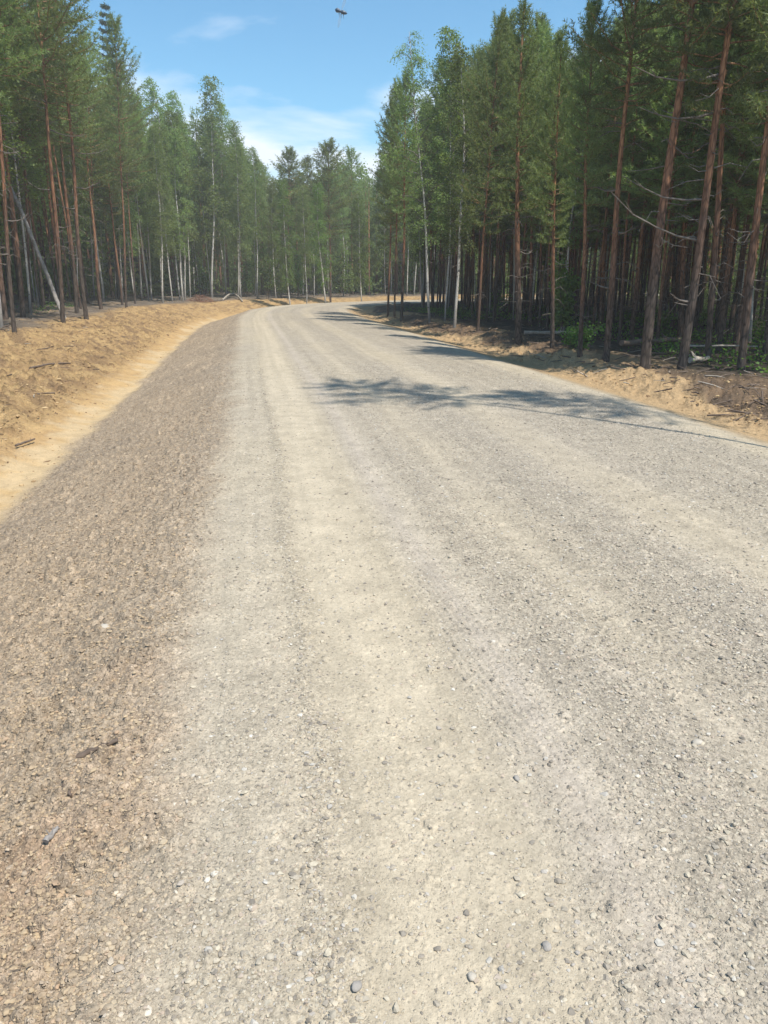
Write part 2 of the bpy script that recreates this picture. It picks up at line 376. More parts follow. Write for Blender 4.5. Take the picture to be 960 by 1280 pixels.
def blades(P, A, Ln, n, length, width, rng, spread=1.0):
    """bottle-brush shoots: n narrow needles bunches round every axis (P start, A unit axis, Ln length). -> V, tris"""
    m = len(P); u = rng.random((m, n)); th = rng.random((m, n)) * 2 * np.pi
    ref = np.where(np.abs(A[:, 2:3]) < .9, np.array([[0, 0, 1.0]]), np.array([[1.0, 0, 0]]))
    U = np.cross(A, ref); U /= np.linalg.norm(U, axis=1)[:, None]; W = np.cross(A, U)
    side = U[:, None] * np.cos(th)[..., None] + W[:, None] * np.sin(th)[..., None]
    D = A[:, None] * (.45 + .5 * rng.random((m, n, 1))) + side * spread; D /= np.linalg.norm(D, axis=2)[..., None]
    B = P[:, None] + A[:, None] * (u * Ln[:, None])[..., None]
    T = np.cross(D, rng.normal(size=(m, n, 3))); T /= np.linalg.norm(T, axis=2)[..., None] + 1e-9
    l = length * (.7 + .6 * rng.random((m, n, 1))); w = width * (.7 + .6 * rng.random((m, n, 1)))
    V = np.stack([B - T * w * .5, B + T * w * .5, B + D * l], 2).reshape(-1, 3)
    return V, np.arange(len(V)).reshape(-1, 3)

def leaves(P, size, rng, flat=.35):
    """rhombic leaves at the points P"""
    m = len(P); D = rng.normal(size=(m, 3)); D[:, 2] = D[:, 2] * .6 - .35; D /= np.linalg.norm(D, axis=1)[:, None]
    Nn = rng.normal(size=(m, 3)); T = np.cross(D, Nn); T /= np.linalg.norm(T, axis=1)[:, None] + 1e-9
    s = size * (.65 + .7 * rng.random((m, 1)))
    V = np.stack([P, P + D * s * .5 + T * s * .38, P + D * s, P + D * s * .5 - T * s * .38], 1).reshape(-1, 3)
    return V, np.arange(len(V)).reshape(-1, 4)

def unit(v): return v / (np.linalg.norm(v) + 1e-9)

# ------------------------------------------------------------------ trees, all modelled 10 m tall and scaled
def stem_path(rng, H=10.0, wob=.05, bend=0.0, k=16):
    z = np.linspace(0, H, k); f = z / H
    ph = rng.random(4) * 6.28
    x = wob * (np.sin(f * 5 + ph[0]) - math.sin(ph[0])) + .5 * wob * (np.sin(f * 12 + ph[1]) - math.sin(ph[1]))
    y = wob * (np.sin(f * 5.5 + ph[2]) - math.sin(ph[2])) + bend * f ** 2.2
    return np.stack([x, y, z], 1)

def trunk_mesh(name, rng, path, r0, mat, deadfrac=(.12, .5), ndead=14, sides=9, taper=.80, flare=.18):
    mb = MB(); f = path[:, 2] / path[-1, 2]
    zz = np.concatenate([[-.35, 0, .12, .3], path[1:, 2]])
    P = np.stack([np.interp(zz, path[:, 2], path[:, 0]), np.interp(zz, path[:, 2], path[:, 1]), zz], 1)
    ff = np.clip(zz / path[-1, 2], 0, 1)
    rad = r0 * (1 - taper * ff) * (1 + flare * np.exp(-np.clip(zz, 0, 9) / .18))
    mb.tube(P, rad, sides, 0, hz=ff, rough=.035, rng=rng)
    for _ in range(ndead):
        h = rng.uniform(*deadfrac); a = rng.random() * 6.28; L = rng.uniform(.2, .85)
        b = np.array([np.interp(h * 10, path[:, 2], path[:, 0]), np.interp(h * 10, path[:, 2], path[:, 1]), h * 10])
        d = np.array([math.cos(a), math.sin(a), rng.uniform(-.35, .25)])
        q = [b, b + d * L * .5 + [0, 0, rng.uniform(-.08, .08)], b + d * L + [0, 0, rng.uniform(-.25, .12)]]
        mb.tube(q, [.011, .008, .004], 4, 1, hz=h, cap=False)
        if L > .6:
            e = np.cross(d, [0, 0, 1]) * rng.choice([-1, 1])
            mb.tube([q[1], q[1] + (d * .5 + e * .6) * .35], [.006, .003], 3, 1, hz=h, cap=False)
    return mb.mesh(name, [mat, M['dead']])

def pine_crown(name, rng, path, cb=.42, spread=1.45, whorl=.42, nb=(4, 5), nblade=14, bl=.12, bw=.022, top_up=1.0, mat='pine', step=.13, sparse=1.0):
    mb = MB(); H = path[-1, 2]; z = cb * H; Ps, As, Ls = [], [], []
    def brush(p, a, l): Ps.append(p); As.append(unit(np.asarray(a, float))); Ls.append(l)
    az0 = rng.random() * 6.28
    lop = rng.random() * 6.28
    while z < H - .12:
        f = (z - cb * H) / (H - cb * H)
        prof = np.interp(f, [0, .18, .4, .7, .9, 1], [.62, .95, 1.0, .68, .34, .14])
        for b_ in range(rng.integers(nb[0], nb[1] + 1)):
            if rng.random() > sparse: continue
            az = az0 + b_ * 6.28 / nb[1] + rng.normal() * .35
            L = spread * prof * rng.uniform(.6, 1.2) * (1 + .18 * math.cos(az - lop))
            el = np.interp(f, [0, .4, .8, 1], [R(-2), R(16), R(40), R(66)]) + rng.normal() * .12
            zc = z + rng.normal() * .08
            base = np.array([np.interp(zc, path[:, 2], path[:, 0]), np.interp(zc, path[:, 2], path[:, 1]), zc])
            h = np.array([math.cos(az), math.sin(az), 0])
            g = np.linspace(0, 1, 5)
            pts = base + h * (L * g * math.cos(el))[:, None] + np.array([0, 0, 1]) * (L * g * math.sin(el) + .20 * L * g ** 2.5)[:, None]
            pts[1:] += rng.normal(size=(4, 3)) * .025
            mb.tube(pts, np.linspace(.014, .004, 5) * (.5 + .5 * L), 4, 1, hz=.9, cap=False)
            nt_ = max(4, int(L / .13))
            side = np.cross(h, [0, 0, 1])
            for k in range(nt_):
                q = .14 + .86 * (k + rng.random() * .6) / nt_; q = min(q, 1)
                p = np.array([np.interp(q, g, pts[:, c]) for c in range(3)])
                sg = 1 if k % 2 else -1
                d = unit(h * .75 + side * sg * rng.uniform(.35, 1.0) + np.array([0, 0, rng.uniform(.05, .55)]))
                tl = (.12 + .34 * L * (1 - .65 * q)) * rng.uniform(.6, 1.2)
                nn = max(1, int(tl / step))
                for e in range(nn):
                    brush(p + d * tl * (e / nn), d + np.array([0, 0, .18 * e]), tl / nn * 1.15)
            for q in (.45, .62, .78, .9, 1.0):
                p = np.array([np.interp(q, g, pts[:, c]) for c in range(3)])
                brush(p, h * math.cos(el) + np.array([0, 0, math.sin(el) + .35 + .5 * top_up * f]), .17 + .12 * f)
        z += whorl * rng.uniform(.75, 1.2) * (1 - .35 * f)
    tip = path[-1]
    for k in range(5):
        a = k * 1.26; brush(tip - [0, 0, .15], [.45 * math.cos(a), .45 * math.sin(a), 1], .24)
    brush(tip - [0, 0, .1], [0, 0, 1], .42)
    V, T = blades(np.array(Ps), np.array(As), np.array(Ls), nblade, bl, bw, rng)
    mb.add(V, T, 0, False, .9)
    return mb.mesh(name, [M[mat], M['pbark']])

def birch_crown(name, rng, path, cb=.34, spread=1.15, nbr=60, size=.062, mat='birch', per=9, thin_top=0.0):
    mb = MB(); H = path[-1, 2]; P = []
    for i in range(nbr):
        f = ((i + rng.random()) / nbr) ** .9
        z = (cb + (1 - cb) * f) * H * .985
        prof = np.interp(f, [0, .2, .45, .75, 1], [.55, .9, 1, .62, .2])
        az = i * 2.4 + rng.normal() * .4; L = spread * prof * rng.uniform(.55, 1.2); el = R(rng.uniform(32, 62))
        b = np.array([np.interp(z, path[:, 2], path[:, 0]), np.interp(z, path[:, 2], path[:, 1]), z])
        h = np.array([math.cos(az), math.sin(az), 0]); g = np.linspace(0, 1, 5)
        pts = b + h * (L * g * math.cos(el))[:, None] + np.array([0, 0, 1]) * (L * 1.15 * (g * math.sin(el) - .38 * g ** 2.6))[:, None]
        pts[1:] += rng.normal(size=(4, 3)) * .03
        mb.tube(pts, np.linspace(.017, .004, 5) * (.5 + .5 * L), 3, 1, hz=.9, cap=False)
        if rng.random() < thin_top * f: continue
        nt_ = int(5 + 6 * L)
        for k in range(nt_):
            q = .28 + .72 * rng.random(); p = np.array([np.interp(q, g, pts[:, c]) for c in range(3)])
            a2 = az + rng.normal() * .9; tl = rng.uniform(.22, .55)
            d = np.array([math.cos(a2) * .8, math.sin(a2) * .8, rng.uniform(-.2, .5)])
            w = np.linspace(.1, 1, per)[:, None]
            tw = p + d * tl * w + np.array([0, 0, -.9]) * tl * w ** 2
            if k % 3 == 0: mb.tube(np.vstack([p, tw[per // 2], tw[-1]]), [.004, .003, .002], 3, 1, hz=.9, cap=False)
            P.append(tw + rng.normal(size=tw.shape) * .035); P.append(tw + rng.normal(size=tw.shape) * .06)
    V, T = leaves(np.vstack(P), size, rng)
    mb.add(V, T, 0, False, .9)
    return mb.mesh(name, [M[mat], M['dead']])

def spruce_crown(name, rng, path, cb=.08, spread=1.5, nblade=9, mat='spruce', bl=.10, bw=.03):
    mb = MB(); H = path[-1, 2]; z = cb * H; Ps, As, Ls = [], [], []
    while z < H - .1:
        f = (z - cb * H) / (H - cb * H)
        for b_ in range(7):
            az = rng.random() * 6.28; L = (spread * (1 - f) ** .85 + .10) * rng.uniform(.7, 1.15)
            h = np.array([math.cos(az), math.sin(az), 0]); g = np.linspace(0, 1, 5)
            pts = np.array([0, 0, z]) + h * (L * g)[:, None] + np.array([0, 0, 1]) * (L * (-.35 * g + .28 * g ** 2.5) * (1 - f) + L * .5 * f * g)[:, None]
            mb.tube(pts, np.linspace(.016, .004, 5), 3, 1, hz=.3, cap=False)
            side = np.cross(h, [0, 0, 1]); n = max(3, int(L / .09))
            for k in range(n):
                q = .15 + .85 * k / n; p = np.array([np.interp(q, g, pts[:, c]) for c in range(3)])
                for sg in (-1, 1):
                    Ps.append(p); As.append(unit(h * .6 + side * sg * .9 + np.array([0, 0, -.25]))); Ls.append(.08 + .22 * L * (1 - .6 * q))
        z += .26
    Ps.append(path[-1] - [0, 0, .2]); As.append(np.array([0, 0, 1.0])); Ls.append(.35)
    V, T = blades(np.array(Ps), np.array(As), np.array(Ls), nblade, bl, bw, rng, .8)
    mb.add(V, T, 0, False, .5)
    return mb.mesh(name, [M[mat], M['dead']])

VAR = {}
def build_variants():
    for i in range(5):      # young crowded pines of the shaded stand: long crown
        r = np.random.default_rng(100 + i); p = stem_path(r, wob=.05)
        VAR['pine', i] = (trunk_mesh('pine_trunk', r, p, .10, M['pbark'], (.10, .48), 26),
                          pine_crown('pine_crown', r, p, cb=.36 + .05 * (i % 3), spread=1.12 + .12 * (i % 4), whorl=.34, top_up=1.2), p)
    for i in range(5):      # taller pines of the sandy side: bare orange stem, crown high up
        r = np.random.default_rng(200 + i); p = stem_path(r, wob=.07)
        VAR['tallpine', i] = (trunk_mesh('pine_trunk', r, p, .095, M['pbark'], (.14, .6), 20, taper=.8),
                              pine_crown('pine_crown', r, p, cb=.47 + .03 * (i % 3), spread=1.1 + .1 * (i % 3), whorl=.30, nblade=13, bl=.095, bw=.020, top_up=.6, sparse=.95), p)
    r = np.random.default_rng(299); p = stem_path(r, wob=.05)      # high short crown
    VAR['tallpine', 5] = (trunk_mesh('pine_trunk', r, p, .095, M['pbark'], (.3, .6), 8, taper=.8),
                          pine_crown('pine_crown', r, p, cb=.72, spread=.75, whorl=.30, sparse=.85, nblade=11, bl=.09, bw=.02, top_up=.6), p)
    for i in range(5):
        r = np.random.default_rng(300 + i); p = stem_path(r, wob=.09, bend=.35 * (i % 3))
        VAR['birch', i] = (trunk_mesh('birch_trunk', r, p, .066, M['bbark'], (.2, .5), 6, taper=.88, flare=.15),
                           birch_crown('birch_crown', r, p, cb=.27 + .05 * (i % 3), spread=1.0 + .12 * (i % 3), nbr=74, thin_top=.0), p)
    r = np.random.default_rng(350); p = stem_path(r, wob=.06, bend=.15)
    VAR['thinbirch', 0] = (trunk_mesh('birch_trunk', r, p, .066, M['bbark'], (.2, .5), 6, taper=.88, flare=.15),
                           birch_crown('birch_crown', r, p, cb=.28, spread=1.2, nbr=95, size=.045, per=9, thin_top=.45), p)
    for i in range(2):
        r = np.random.default_rng(360 + i); p = stem_path(r, wob=.08, bend=.25)
        VAR['youngbirch', i] = (trunk_mesh('birch_trunk', r, p, .06, M['bbark'], (.2, .4), 5, taper=.88, flare=.15),
                                birch_crown('birch_crown', r, p, cb=.16, spread=1.35, nbr=85, mat='young'), p)
    for i in range(2):
        r = np.random.default_rng(400 + i); p = stem_path(r, wob=.02)
        VAR['spruce', i] = (trunk_mesh('spruce_trunk', r, p, .10, M['brown'], (.02, .08), 3, taper=.95),
                            spruce_crown('spruce_crown', r, p, cb=.08, spread=1.45 + .2 * i), p)
build_variants()

CAT = dict(pine='pine tree', tallpine='pine tree', birch='birch tree', thinbirch='birch tree', youngbirch='birch tree', spruce='spruce tree')
NAME = dict(pine='pine_tree', tallpine='pine_tree', birch='birch_tree', thinbirch='birch_tree', youngbirch='birch_tree', spruce='spruce_tree')
TREES = []          # (x, y) of everything planted
PROTO = {}

def plant(kind, var, x, y, H, dia=None, lean=(0, 0), yaw=0.0, label=None, group=None, wide=1.0, z=None):
    """one tree: an Empty at its base > trunk, crown"""
    e = bpy.data.objects.new(NAME[kind], None); COL.objects.link(e)
    if z is None: z = float(height(x, y, fine=False)[0])
    e.location = (x, y, z)
    up = Vector((lean[0], lean[1], 1)).normalized()
    q = Vector((0, 0, 1)).rotation_difference(up) @ Quaternion((0, 0, 1), yaw)
    e.rotation_mode = 'QUATERNION'; e.rotation_quaternion = q
    e.empty_display_size = .3
    e['label'] = label; e['category'] = CAT[kind]
    if group: e['group'] = group
    k = H / 10
    r0 = {'pine': .10, 'tallpine': .095, 'birch': .066, 'thinbirch': .066, 'youngbirch': .06, 'spruce': .10}[kind]
    sx = (dia / 2 / r0) if dia else k
    for part, scale in (('trunk', (sx, sx, k)), ('crown', (k * wide, k * wide, k))):
        key = (kind, var, part)
        if key not in PROTO:
            o = bpy.data.objects.new(part, VAR[kind, var][0 if part == 'trunk' else 1]); PROTO[key] = o
        else: o = PROTO[key].copy()
        COL.objects.link(o); o.parent = e; o.scale = scale
    TREES.append((x, y))
    return e

def dead_branches(e, H, hs, rng, reach=1.6):
    """grey snags of a near trunk, each a part of its own"""
    for (h, az, L, dz) in hs:
        d = np.array([math.cos(az), math.sin(az), dz]); b = np.array([0, 0, h]); mb = MB()
        g = np.linspace(0, 1, 5); pts = b + d * (L * g)[:, None] + np.array([0, 0, 1]) * (-.12 * L * np.sin(g * 3))[:, None] + rng.normal(size=(5, 3)) * .02 * g[:, None]
        mb.tube(pts, np.linspace(.024, .006, 5), 5)
        for q, sg in ((2, 1), (3, -1)):
            s_ = np.cross(d, [0, 0, 1]) * sg
            mb.tube([pts[q], pts[q] + (d * .5 + s_ * .5 + np.array([0, 0, .15])) * L * .3], [.011, .004], 4)
        o = bpy.data.objects.new('dead_branch', mb.mesh('dead_branch', [M['dead']])); COL.objects.link(o); o.parent = e

# ------------------------------------------------------------------ setting: the ground
def build_ground():
    az = np.concatenate([np.arange(-180, -40, 3.5), np.arange(-40, 40, .078), np.arange(40, 180, 3.5)])
    az = np.radians(az)
    rr = [.25]
    while rr[-1] < 650:
        r = rr[-1]
        dr = np.clip(.85 * r * r / (774 * 1.6), .0045, .13) if r > 1.1 else .05
        if r > 62: dr = .13 * (r / 62) ** 4
        rr.append(r + dr)
    rr = np.array(rr)
    A, RR = np.meshgrid(az, rr)                      # rows: radius
    x = (np.sin(A) * RR).ravel(); y = (np.cos(A) * RR).ravel()
    s, t = road_st(x, y)
    z = height(x, y, s, t)
    nr, na = A.shape
    i = np.arange(nr - 1)[:, None] * na; j = np.arange(na)[None]; j2 = (j + 1) % na
    Q = np.stack([i + j, i + j2, i + na + j2, i + na + j], -1).reshape(-1, 4)
    Q = Q[:, ::-1]
    # the inner disc under the camera
    V = np.stack([x, y, z], 1); V = np.vstack([V, [[0, 0, z[:na].mean()]]]); c = len(V) - 1
    s = np.append(s, s[:na].mean()); t = np.append(t, t[:na].mean()); x, y = V[:, 0], V[:, 1]
    tri = np.stack([np.full(na, c), (np.arange(na) + 1) % na, np.arange(na)], -1)
    # soil colours; bank streaks and the right forest floor also hold painted shade
    emb, sand, forL, dirt, forR, w = masks(x, y, s)
    road = np.clip(1 - emb - sand - forL - dirt - forR, 0, 1)
    g = strip_gravel(s, t, x, y); tn = strip_tan(s, t, x, y)
    C = lambda *c: np.array(c)[None]
    def mix(a, b, f): return a + (b - a) * np.clip(f, 0, 1)[:, None]
    n1 = fbm(x * .9, y * .9, 101, 3); n2 = fbm(x * 3.2, y * 3.2, 103, 3); n3 = fbm(x * 14, y * 14, 107, 2)
    tan = C(.470, .396, .290); grey = C(.420, .360, .282); mauve = C(.470, .402, .332)
    rc = mix(grey, tan, tn); rc = mix(rc, mauve, sstep(-.15, .1, -np.abs(s + 1.38)) * .8)
    st = fbm(s * 10, t * .12, 141, 2); rc = rc * (1 + .11 * st[:, None])
    did = domes(x, y, .022, 211, (.06 + .42 * g) * .6, .75, where=(road > .01) & (np.hypot(x, y) < 16))[1]; rc = rc * np.where(did > 0, .84 + .36 * did, 1)[:, None]
    rc = rc * (1 - .07 * g[:, None]) * (1 + .05 * n2[:, None])
    ec = mix(C(.480, .365, .250), C(.415, .322, .228), .5 + n1); ec = mix(ec, C(.47, .26, .14), sstep(.0, .4, fbm(x * 1.1 + 3, y * 1.1, 113, 3)) * .42 * sstep(5.0, 3.2, np.hypot(x, y)))
    ec = mix(ec, C(.40, .33, .25), sstep(-3.5, -2.7, w) * .5); ec = ec * (1 + .09 * fbm(s * 7, t * .25, 143, 2)[:, None]); ec = ec * (1 + .12 * n3[:, None]); hc = domes(x, y, .05, 245, .38, .7, where=(emb > .01) & (np.hypot(x, y) < 45))[1]; ec = ec * np.where(hc > 0, .88 + .26 * hc, .90)[:, None]
    sc = mix(C(.510, .340, .160), C(.385, .245, .118), .5 + 1.0 * n2 + .4 * n1); sc = mix(sc, C(.55, .41, .24), sstep(-5.5, -5.1, s + .6 * n1 + .45 * n2) * .85)
    sc = mix(sc, C(.23, .15, .09), sstep(.25, .6, n3 + .5 * n2) * .45 * sstep(-5.5, -6.2, s))
    hs = domes(x, y, .16, 261, .5, .6, where=(sand > .01) & (np.hypot(x, y) < 50))[1]; sc = sc * (1 - sstep(-5.4, -6.1, s) * np.where(hs > .55, .42, 0) - .0)[:, None]  # darkened clods: moist soil, plus clod shadow put into the colour
    fu = fbm((s * .93 + t * .36) * 5, (t * .93 - s * .36) * 1.1, 151, 3); sc = mix(sc, C(.22, .14, .078), sstep(.12, .45, fu) * .7 * sstep(-5.6, -6.4, s))  # dark furrow streaks: moist soil and painted furrow shadow together
    fl = mix(C(.205, .165, .130), C(.125, .100, .075), .5 + n2); fl = mix(fl, C(.40, .28, .16), sstep(.1, .5, n1) * .5 * sstep(-15, -10, s))
    dc = mix(C(.215, .145, .090), C(.125, .088, .060), .5 + n2 + .4 * n3); dc = mix(dc, C(.48, .33, .18), sstep(.0, .4, fbm(x * .7, y * .45, 119, 3) + .75 * sstep(4.7, 3.6, s) + .1) * .95)
    dc = mix(dc, C(.42, .33, .22), sstep(3.35, 3.0, s) * .8)
    fr = mix(C(.105, .080, .058), C(.060, .052, .036), .5 + n2)  # right forest floor, colour darkened for the shade of the stand
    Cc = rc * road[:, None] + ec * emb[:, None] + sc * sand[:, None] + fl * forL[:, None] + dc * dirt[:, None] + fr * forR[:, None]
    grit = road * (.25 + .75 * g) + emb * .85 + sand * .25 + forL * .4 + dirt * .5 + forR * .4
    rough = emb * .6 + sand * (.15 + .85 * sstep(-5.3, -6.0, s)) + dirt * .6 + (forL + forR) * .8
    # vertex normals of the one continuous surface
    P00, P01, P10 = V[Q[:, 0]], V[Q[:, 1]], V[Q[:, 3]]
    fn = np.cross(V[Q[:, 2]] - V[Q[:, 0]], V[Q[:, 3]] - V[Q[:, 1]])
    if fn[:, 2].mean() < 0:
        Q = Q[:, ::-1]; tri = tri[:, ::-1]; fn = -fn
    vn = np.zeros_like(V)
    for k in range(4):
        for a in range(3): vn[:, a] += np.bincount(Q[:, k], fn[:, a], len(V))
    vn[c] = (0, 0, 1); vn /= np.linalg.norm(vn, axis=1)[:, None] + 1e-12
    zone = np.argmax(np.stack([road, emb, sand, forL + forR, dirt], 0), 0)
    zq = zone[Q[:, 0]]; zt = zone[tri[:, 0]]
    for zi, nm in enumerate(('gravel_road', 'road_embankment', 'sand_bank', 'forest_floor', 'dirt_verge')):
        q = Q[zq == zi]; tr = tri[zt == zi]
        used = np.unique(np.concatenate([q.ravel(), tr.ravel()])); mp = np.full(len(V), -1, np.int64); mp[used] = np.arange(len(used))
        polys = [mp[q]] + ([mp[tr]] if len(tr) else [])
        me = make_mesh(nm, V[used], polys, [M['ground']], smooth=True)
        ca = me.attributes.new('soil', 'FLOAT_COLOR', 'POINT')
        ca.data.foreach_set('color', np.concatenate([Cc[used], grit[used][:, None]], 1).astype(np.float32).ravel())
        ra = me.attributes.new('rough', 'FLOAT', 'POINT'); ra.data.foreach_set('value', rough[used].astype(np.float32))
        me.normals_split_custom_set_from_vertices(vn[used].astype(np.float32))
        o = bpy.data.objects.new(nm, me); COL.objects.link(o); o['kind'] = 'structure'
build_ground()

# ------------------------------------------------------------------ gravel: loose stones nobody could count
def ico():
    p = (1 + 5 ** .5) / 2
    v = np.array([(-1, p, 0), (1, p, 0), (-1, -p, 0), (1, -p, 0), (0, -1, p), (0, 1, p), (0, -1, -p), (0, 1, -p), (p, 0, -1), (p, 0, 1), (-p, 0, -1), (-p, 0, 1)], float)
    f = np.array([(0, 11, 5), (0, 5, 1), (0, 1, 7), (0, 7, 10), (0, 10, 11), (1, 5, 9), (5, 11, 4), (11, 10, 2), (10, 7, 6), (7, 1, 8), (3, 9, 4), (3, 4, 2), (3, 2, 6), (3, 6, 8), (3, 8, 9), (4, 9, 5), (2, 4, 11), (6, 2, 10), (8, 6, 7), (9, 8, 1)])
    return v / np.linalg.norm(v[0]), f
def ico2():
    v, f = ico(); V = list(map(tuple, v)); cache = {}; out = []
    def mid(a, b):
        k = (min(a, b), max(a, b))
        if k not in cache:
            m = (np.array(V[a]) + np.array(V[b])); m /= np.linalg.norm(m); cache[k] = len(V); V.append(tuple(m))
        return cache[k]
    for a, b, c in f:
        ab, bc, ca = mid(a, b), mid(b, c), mid(c, a); out += [(a, ab, ca), (b, bc, ab), (c, ca, bc), (ab, bc, ca)]
    return np.array(V), np.array(out)

def stones_at(x, y, z, size, rng, base):
    V0, F0 = base; n = len(x)
    V = V0[None] * (1 + .22 * rng.normal(size=(n, len(V0), 1)))
    V = V * (size[:, None, None] * np.stack([rng.uniform(.75, 1.35, n), rng.uniform(.65, 1.1, n), rng.uniform(.35, .65, n)], 1)[:, None])
    a = rng.random(n) * 6.28; ca, sa = np.cos(a), np.sin(a)
    X = V[..., 0] * ca[:, None] - V[..., 1] * sa[:, None]; Y = V[..., 0] * sa[:, None] + V[..., 1] * ca[:, None]
    W = np.stack([X + x[:, None], Y + y[:, None], V[..., 2] + (z + size * rng.uniform(-.1, .3, n))[:, None]], -1)
    Fi = F0[None] + (np.arange(n) * len(V0))[:, None, None]
    return W.reshape(-1, 3), Fi.reshape(-1, 3)

def build_gravel():
    rng = np.random.default_rng(11)
    n = 900000
    a = rng.uniform(R(-37), R(37), n); r = 1.15 * (16 / 1.15) ** (rng.random(n) ** .85)
    x, y = np.sin(a) * r, np.cos(a) * r
    s, t = road_st(x, y)
    emb, sand, forL, dirt, forR, w = masks(x, y, s); road = np.clip(1 - emb - sand - forL - dirt - forR, 0, 1)
    g = strip_gravel(s, t, x, y)
    clump = .5 + .5 * fbm(x * 4, y * 4, 127, 2)
    dens = road * (.10 + .75 * g ** 2.0 * (.4 + .9 * clump)) + emb * .55 * (.5 + clump) + dirt * .05 + sand * .03
    keep = rng.random(n) < dens * .50
    x, y, s, t, r = x[keep], y[keep], s[keep], t[keep], r[keep]
    size = np.exp(rng.normal(math.log(.0026), .55, len(x))) * (r / 1.5) ** .32
    size = np.clip(size, .0014, .011)
    z = height(x, y, s, t)
    near = r < 3.2
    V1, F1 = stones_at(x[near], y[near], z[near], size[near], rng, ico())
    V2, F2 = stones_at(x[~near], y[~near], z[~near], size[~near], rng, ico())
    br = np.repeat(np.concatenate([(emb + dirt + sand)[keep][near], (emb + dirt + sand)[keep][~near]]), 12)
    me = make_mesh('gravel', np.vstack([V1, V2]), [F1, F2 + len(V1)], [M['stone']], attrs=dict(brown=br), smooth=[np.full(len(F1), False), np.full(len(F2), False)])
    o = bpy.data.objects.new('gravel', me); COL.objects.link(o)
    o['kind'] = 'stuff'; o['label'] = 'loose grey and tan gravel scattered over the road and its bank'; o['category'] = 'gravel'
build_gravel()

def build_clods():
    """crumbs and clods of dug soil on the sand bank and the verge"""
    rng = np.random.default_rng(12); n = 150000
    a = rng.uniform(R(-38), R(38), n); r = 4 * (46 / 4) ** (rng.random(n) ** .8)
    x, y = np.sin(a) * r, np.cos(a) * r; s, t = road_st(x, y); emb, sand, forL, dirt, forR, w = masks(x, y, s)
    cl = sstep(-.25, .55, fbm(x * 1.2, y * 1.2, 161, 3))
    keep = rng.random(n) < (sand * np.where(s > -5.7, .10, .75) + dirt * sstep(3.4, 4.4, s) * .55 + forL * .2) * (.15 + .85 * cl)
    x, y, s, t, r = x[keep], y[keep], s[keep], t[keep], r[keep]
    size = np.clip(np.exp(rng.normal(math.log(.012), .5, len(x))) * (r / 10) ** .25, .005, .05)
    V, Fc = stones_at(x, y, height(x, y, s, t), size, rng, ico())
    me = make_mesh('soil_clods', V, [Fc], [M['clod']], smooth=False)
    o = bpy.data.objects.new('soil_clods', me); COL.objects.link(o)
    o['kind'] = 'stuff'; o['label'] = 'crumbly orange and brown clods strewn over the sand bank and dug verge'; o['category'] = 'soil'
build_clods()

# ------------------------------------------------------------------ single stones one can point to
def stone(px, py, size, mat, label, seed, flat=.6):
    x, y, z = ground_hit(px, py); z = float(height(x, y)[0]); r = np.random.default_rng(seed)
    V, Fc = ico2(); V = V * (1 + .10 * r.normal(size=(len(V), 1))) * np.array([1.2, .9, flat]) * size
    me = make_mesh('stone', V, [Fc], [M[mat]], smooth=True)
    o = bpy.data.objects.new('stone', me); COL.objects.link(o); o.location = (x, y, z + size * flat * .45); o.rotation_euler = (r.normal() * .15, r.normal() * .15, r.random() * 6.28)
    o['label'] = label; o['category'] = 'stone'; o['group'] = 'single larger stones'
stone(132, 786, .026, 'pale', 'pale whitish stone lying in the brown gravelly bank', 1)
stone(446, 1237, .014, 'greystone', 'grey rounded pebble low in the frame on tan packed gravel', 2)
stone(590, 1222, .013, 'pale', 'small light angular pebble on the smooth tan track beside its grey twin', 3)
stone(683, 1185, .013, 'greystone', 'grey pebble at the edge of the tread-marked mauve strip', 4)
stone(646, 974, .012, 'greystone', 'lone round grey pebble where tan track meets mauve tread strip', 5)
stone(871, 931, .017, 'pale', 'light blocky stone in the yellow-tan patch amid grey gravel', 6)

# ------------------------------------------------------------------ far wood behind the single trees, and litter
def stamp(parts, x, y, z, H, yaw, out, lean=0):
    c, s_ = math.cos(yaw), math.sin(yaw); k = H / 10
    for V, Fc, hz in parts:
        W = V * k; W = np.stack([W[:, 0] * c - W[:, 1] * s_ + x, W[:, 0] * s_ + W[:, 1] * c + y, W[:, 2] + z], 1)
        out.append((W, Fc, hz))

# ------------------------------------------------------------------ planted trees seen one by one
def hero(kind, var, bx, by, tx, ty, dia, top=None, H=None, label='', group=None, wide=1.0, yaw=None, bury=0.0):
    x, y, z = ground_hit(bx, by)
    d = ray(tx, ty); k = y / d[1]; X, Z = d[0] * k, EYE + d[2] * k
    ln = (X - x) / max(Z - z, .5)
    if H is None:
        d = ray(tx, top); H = EYE + d[2] * y / d[1] - z
    if kind == 'pine' and group == GR: wide *= .78
    e = plant(kind, var, x, y, H, dia * .66, (ln, random.uniform(-.012, .012)), random.uniform(0, 6.28) if yaw is None else yaw, label, group, wide, z - .02)
    return e

GL = 'trees along the sandy clearing'; GR = 'trees along the shaded verge'; GB = 'trees at the bend of the road'
rg = np.random.default_rng(55)
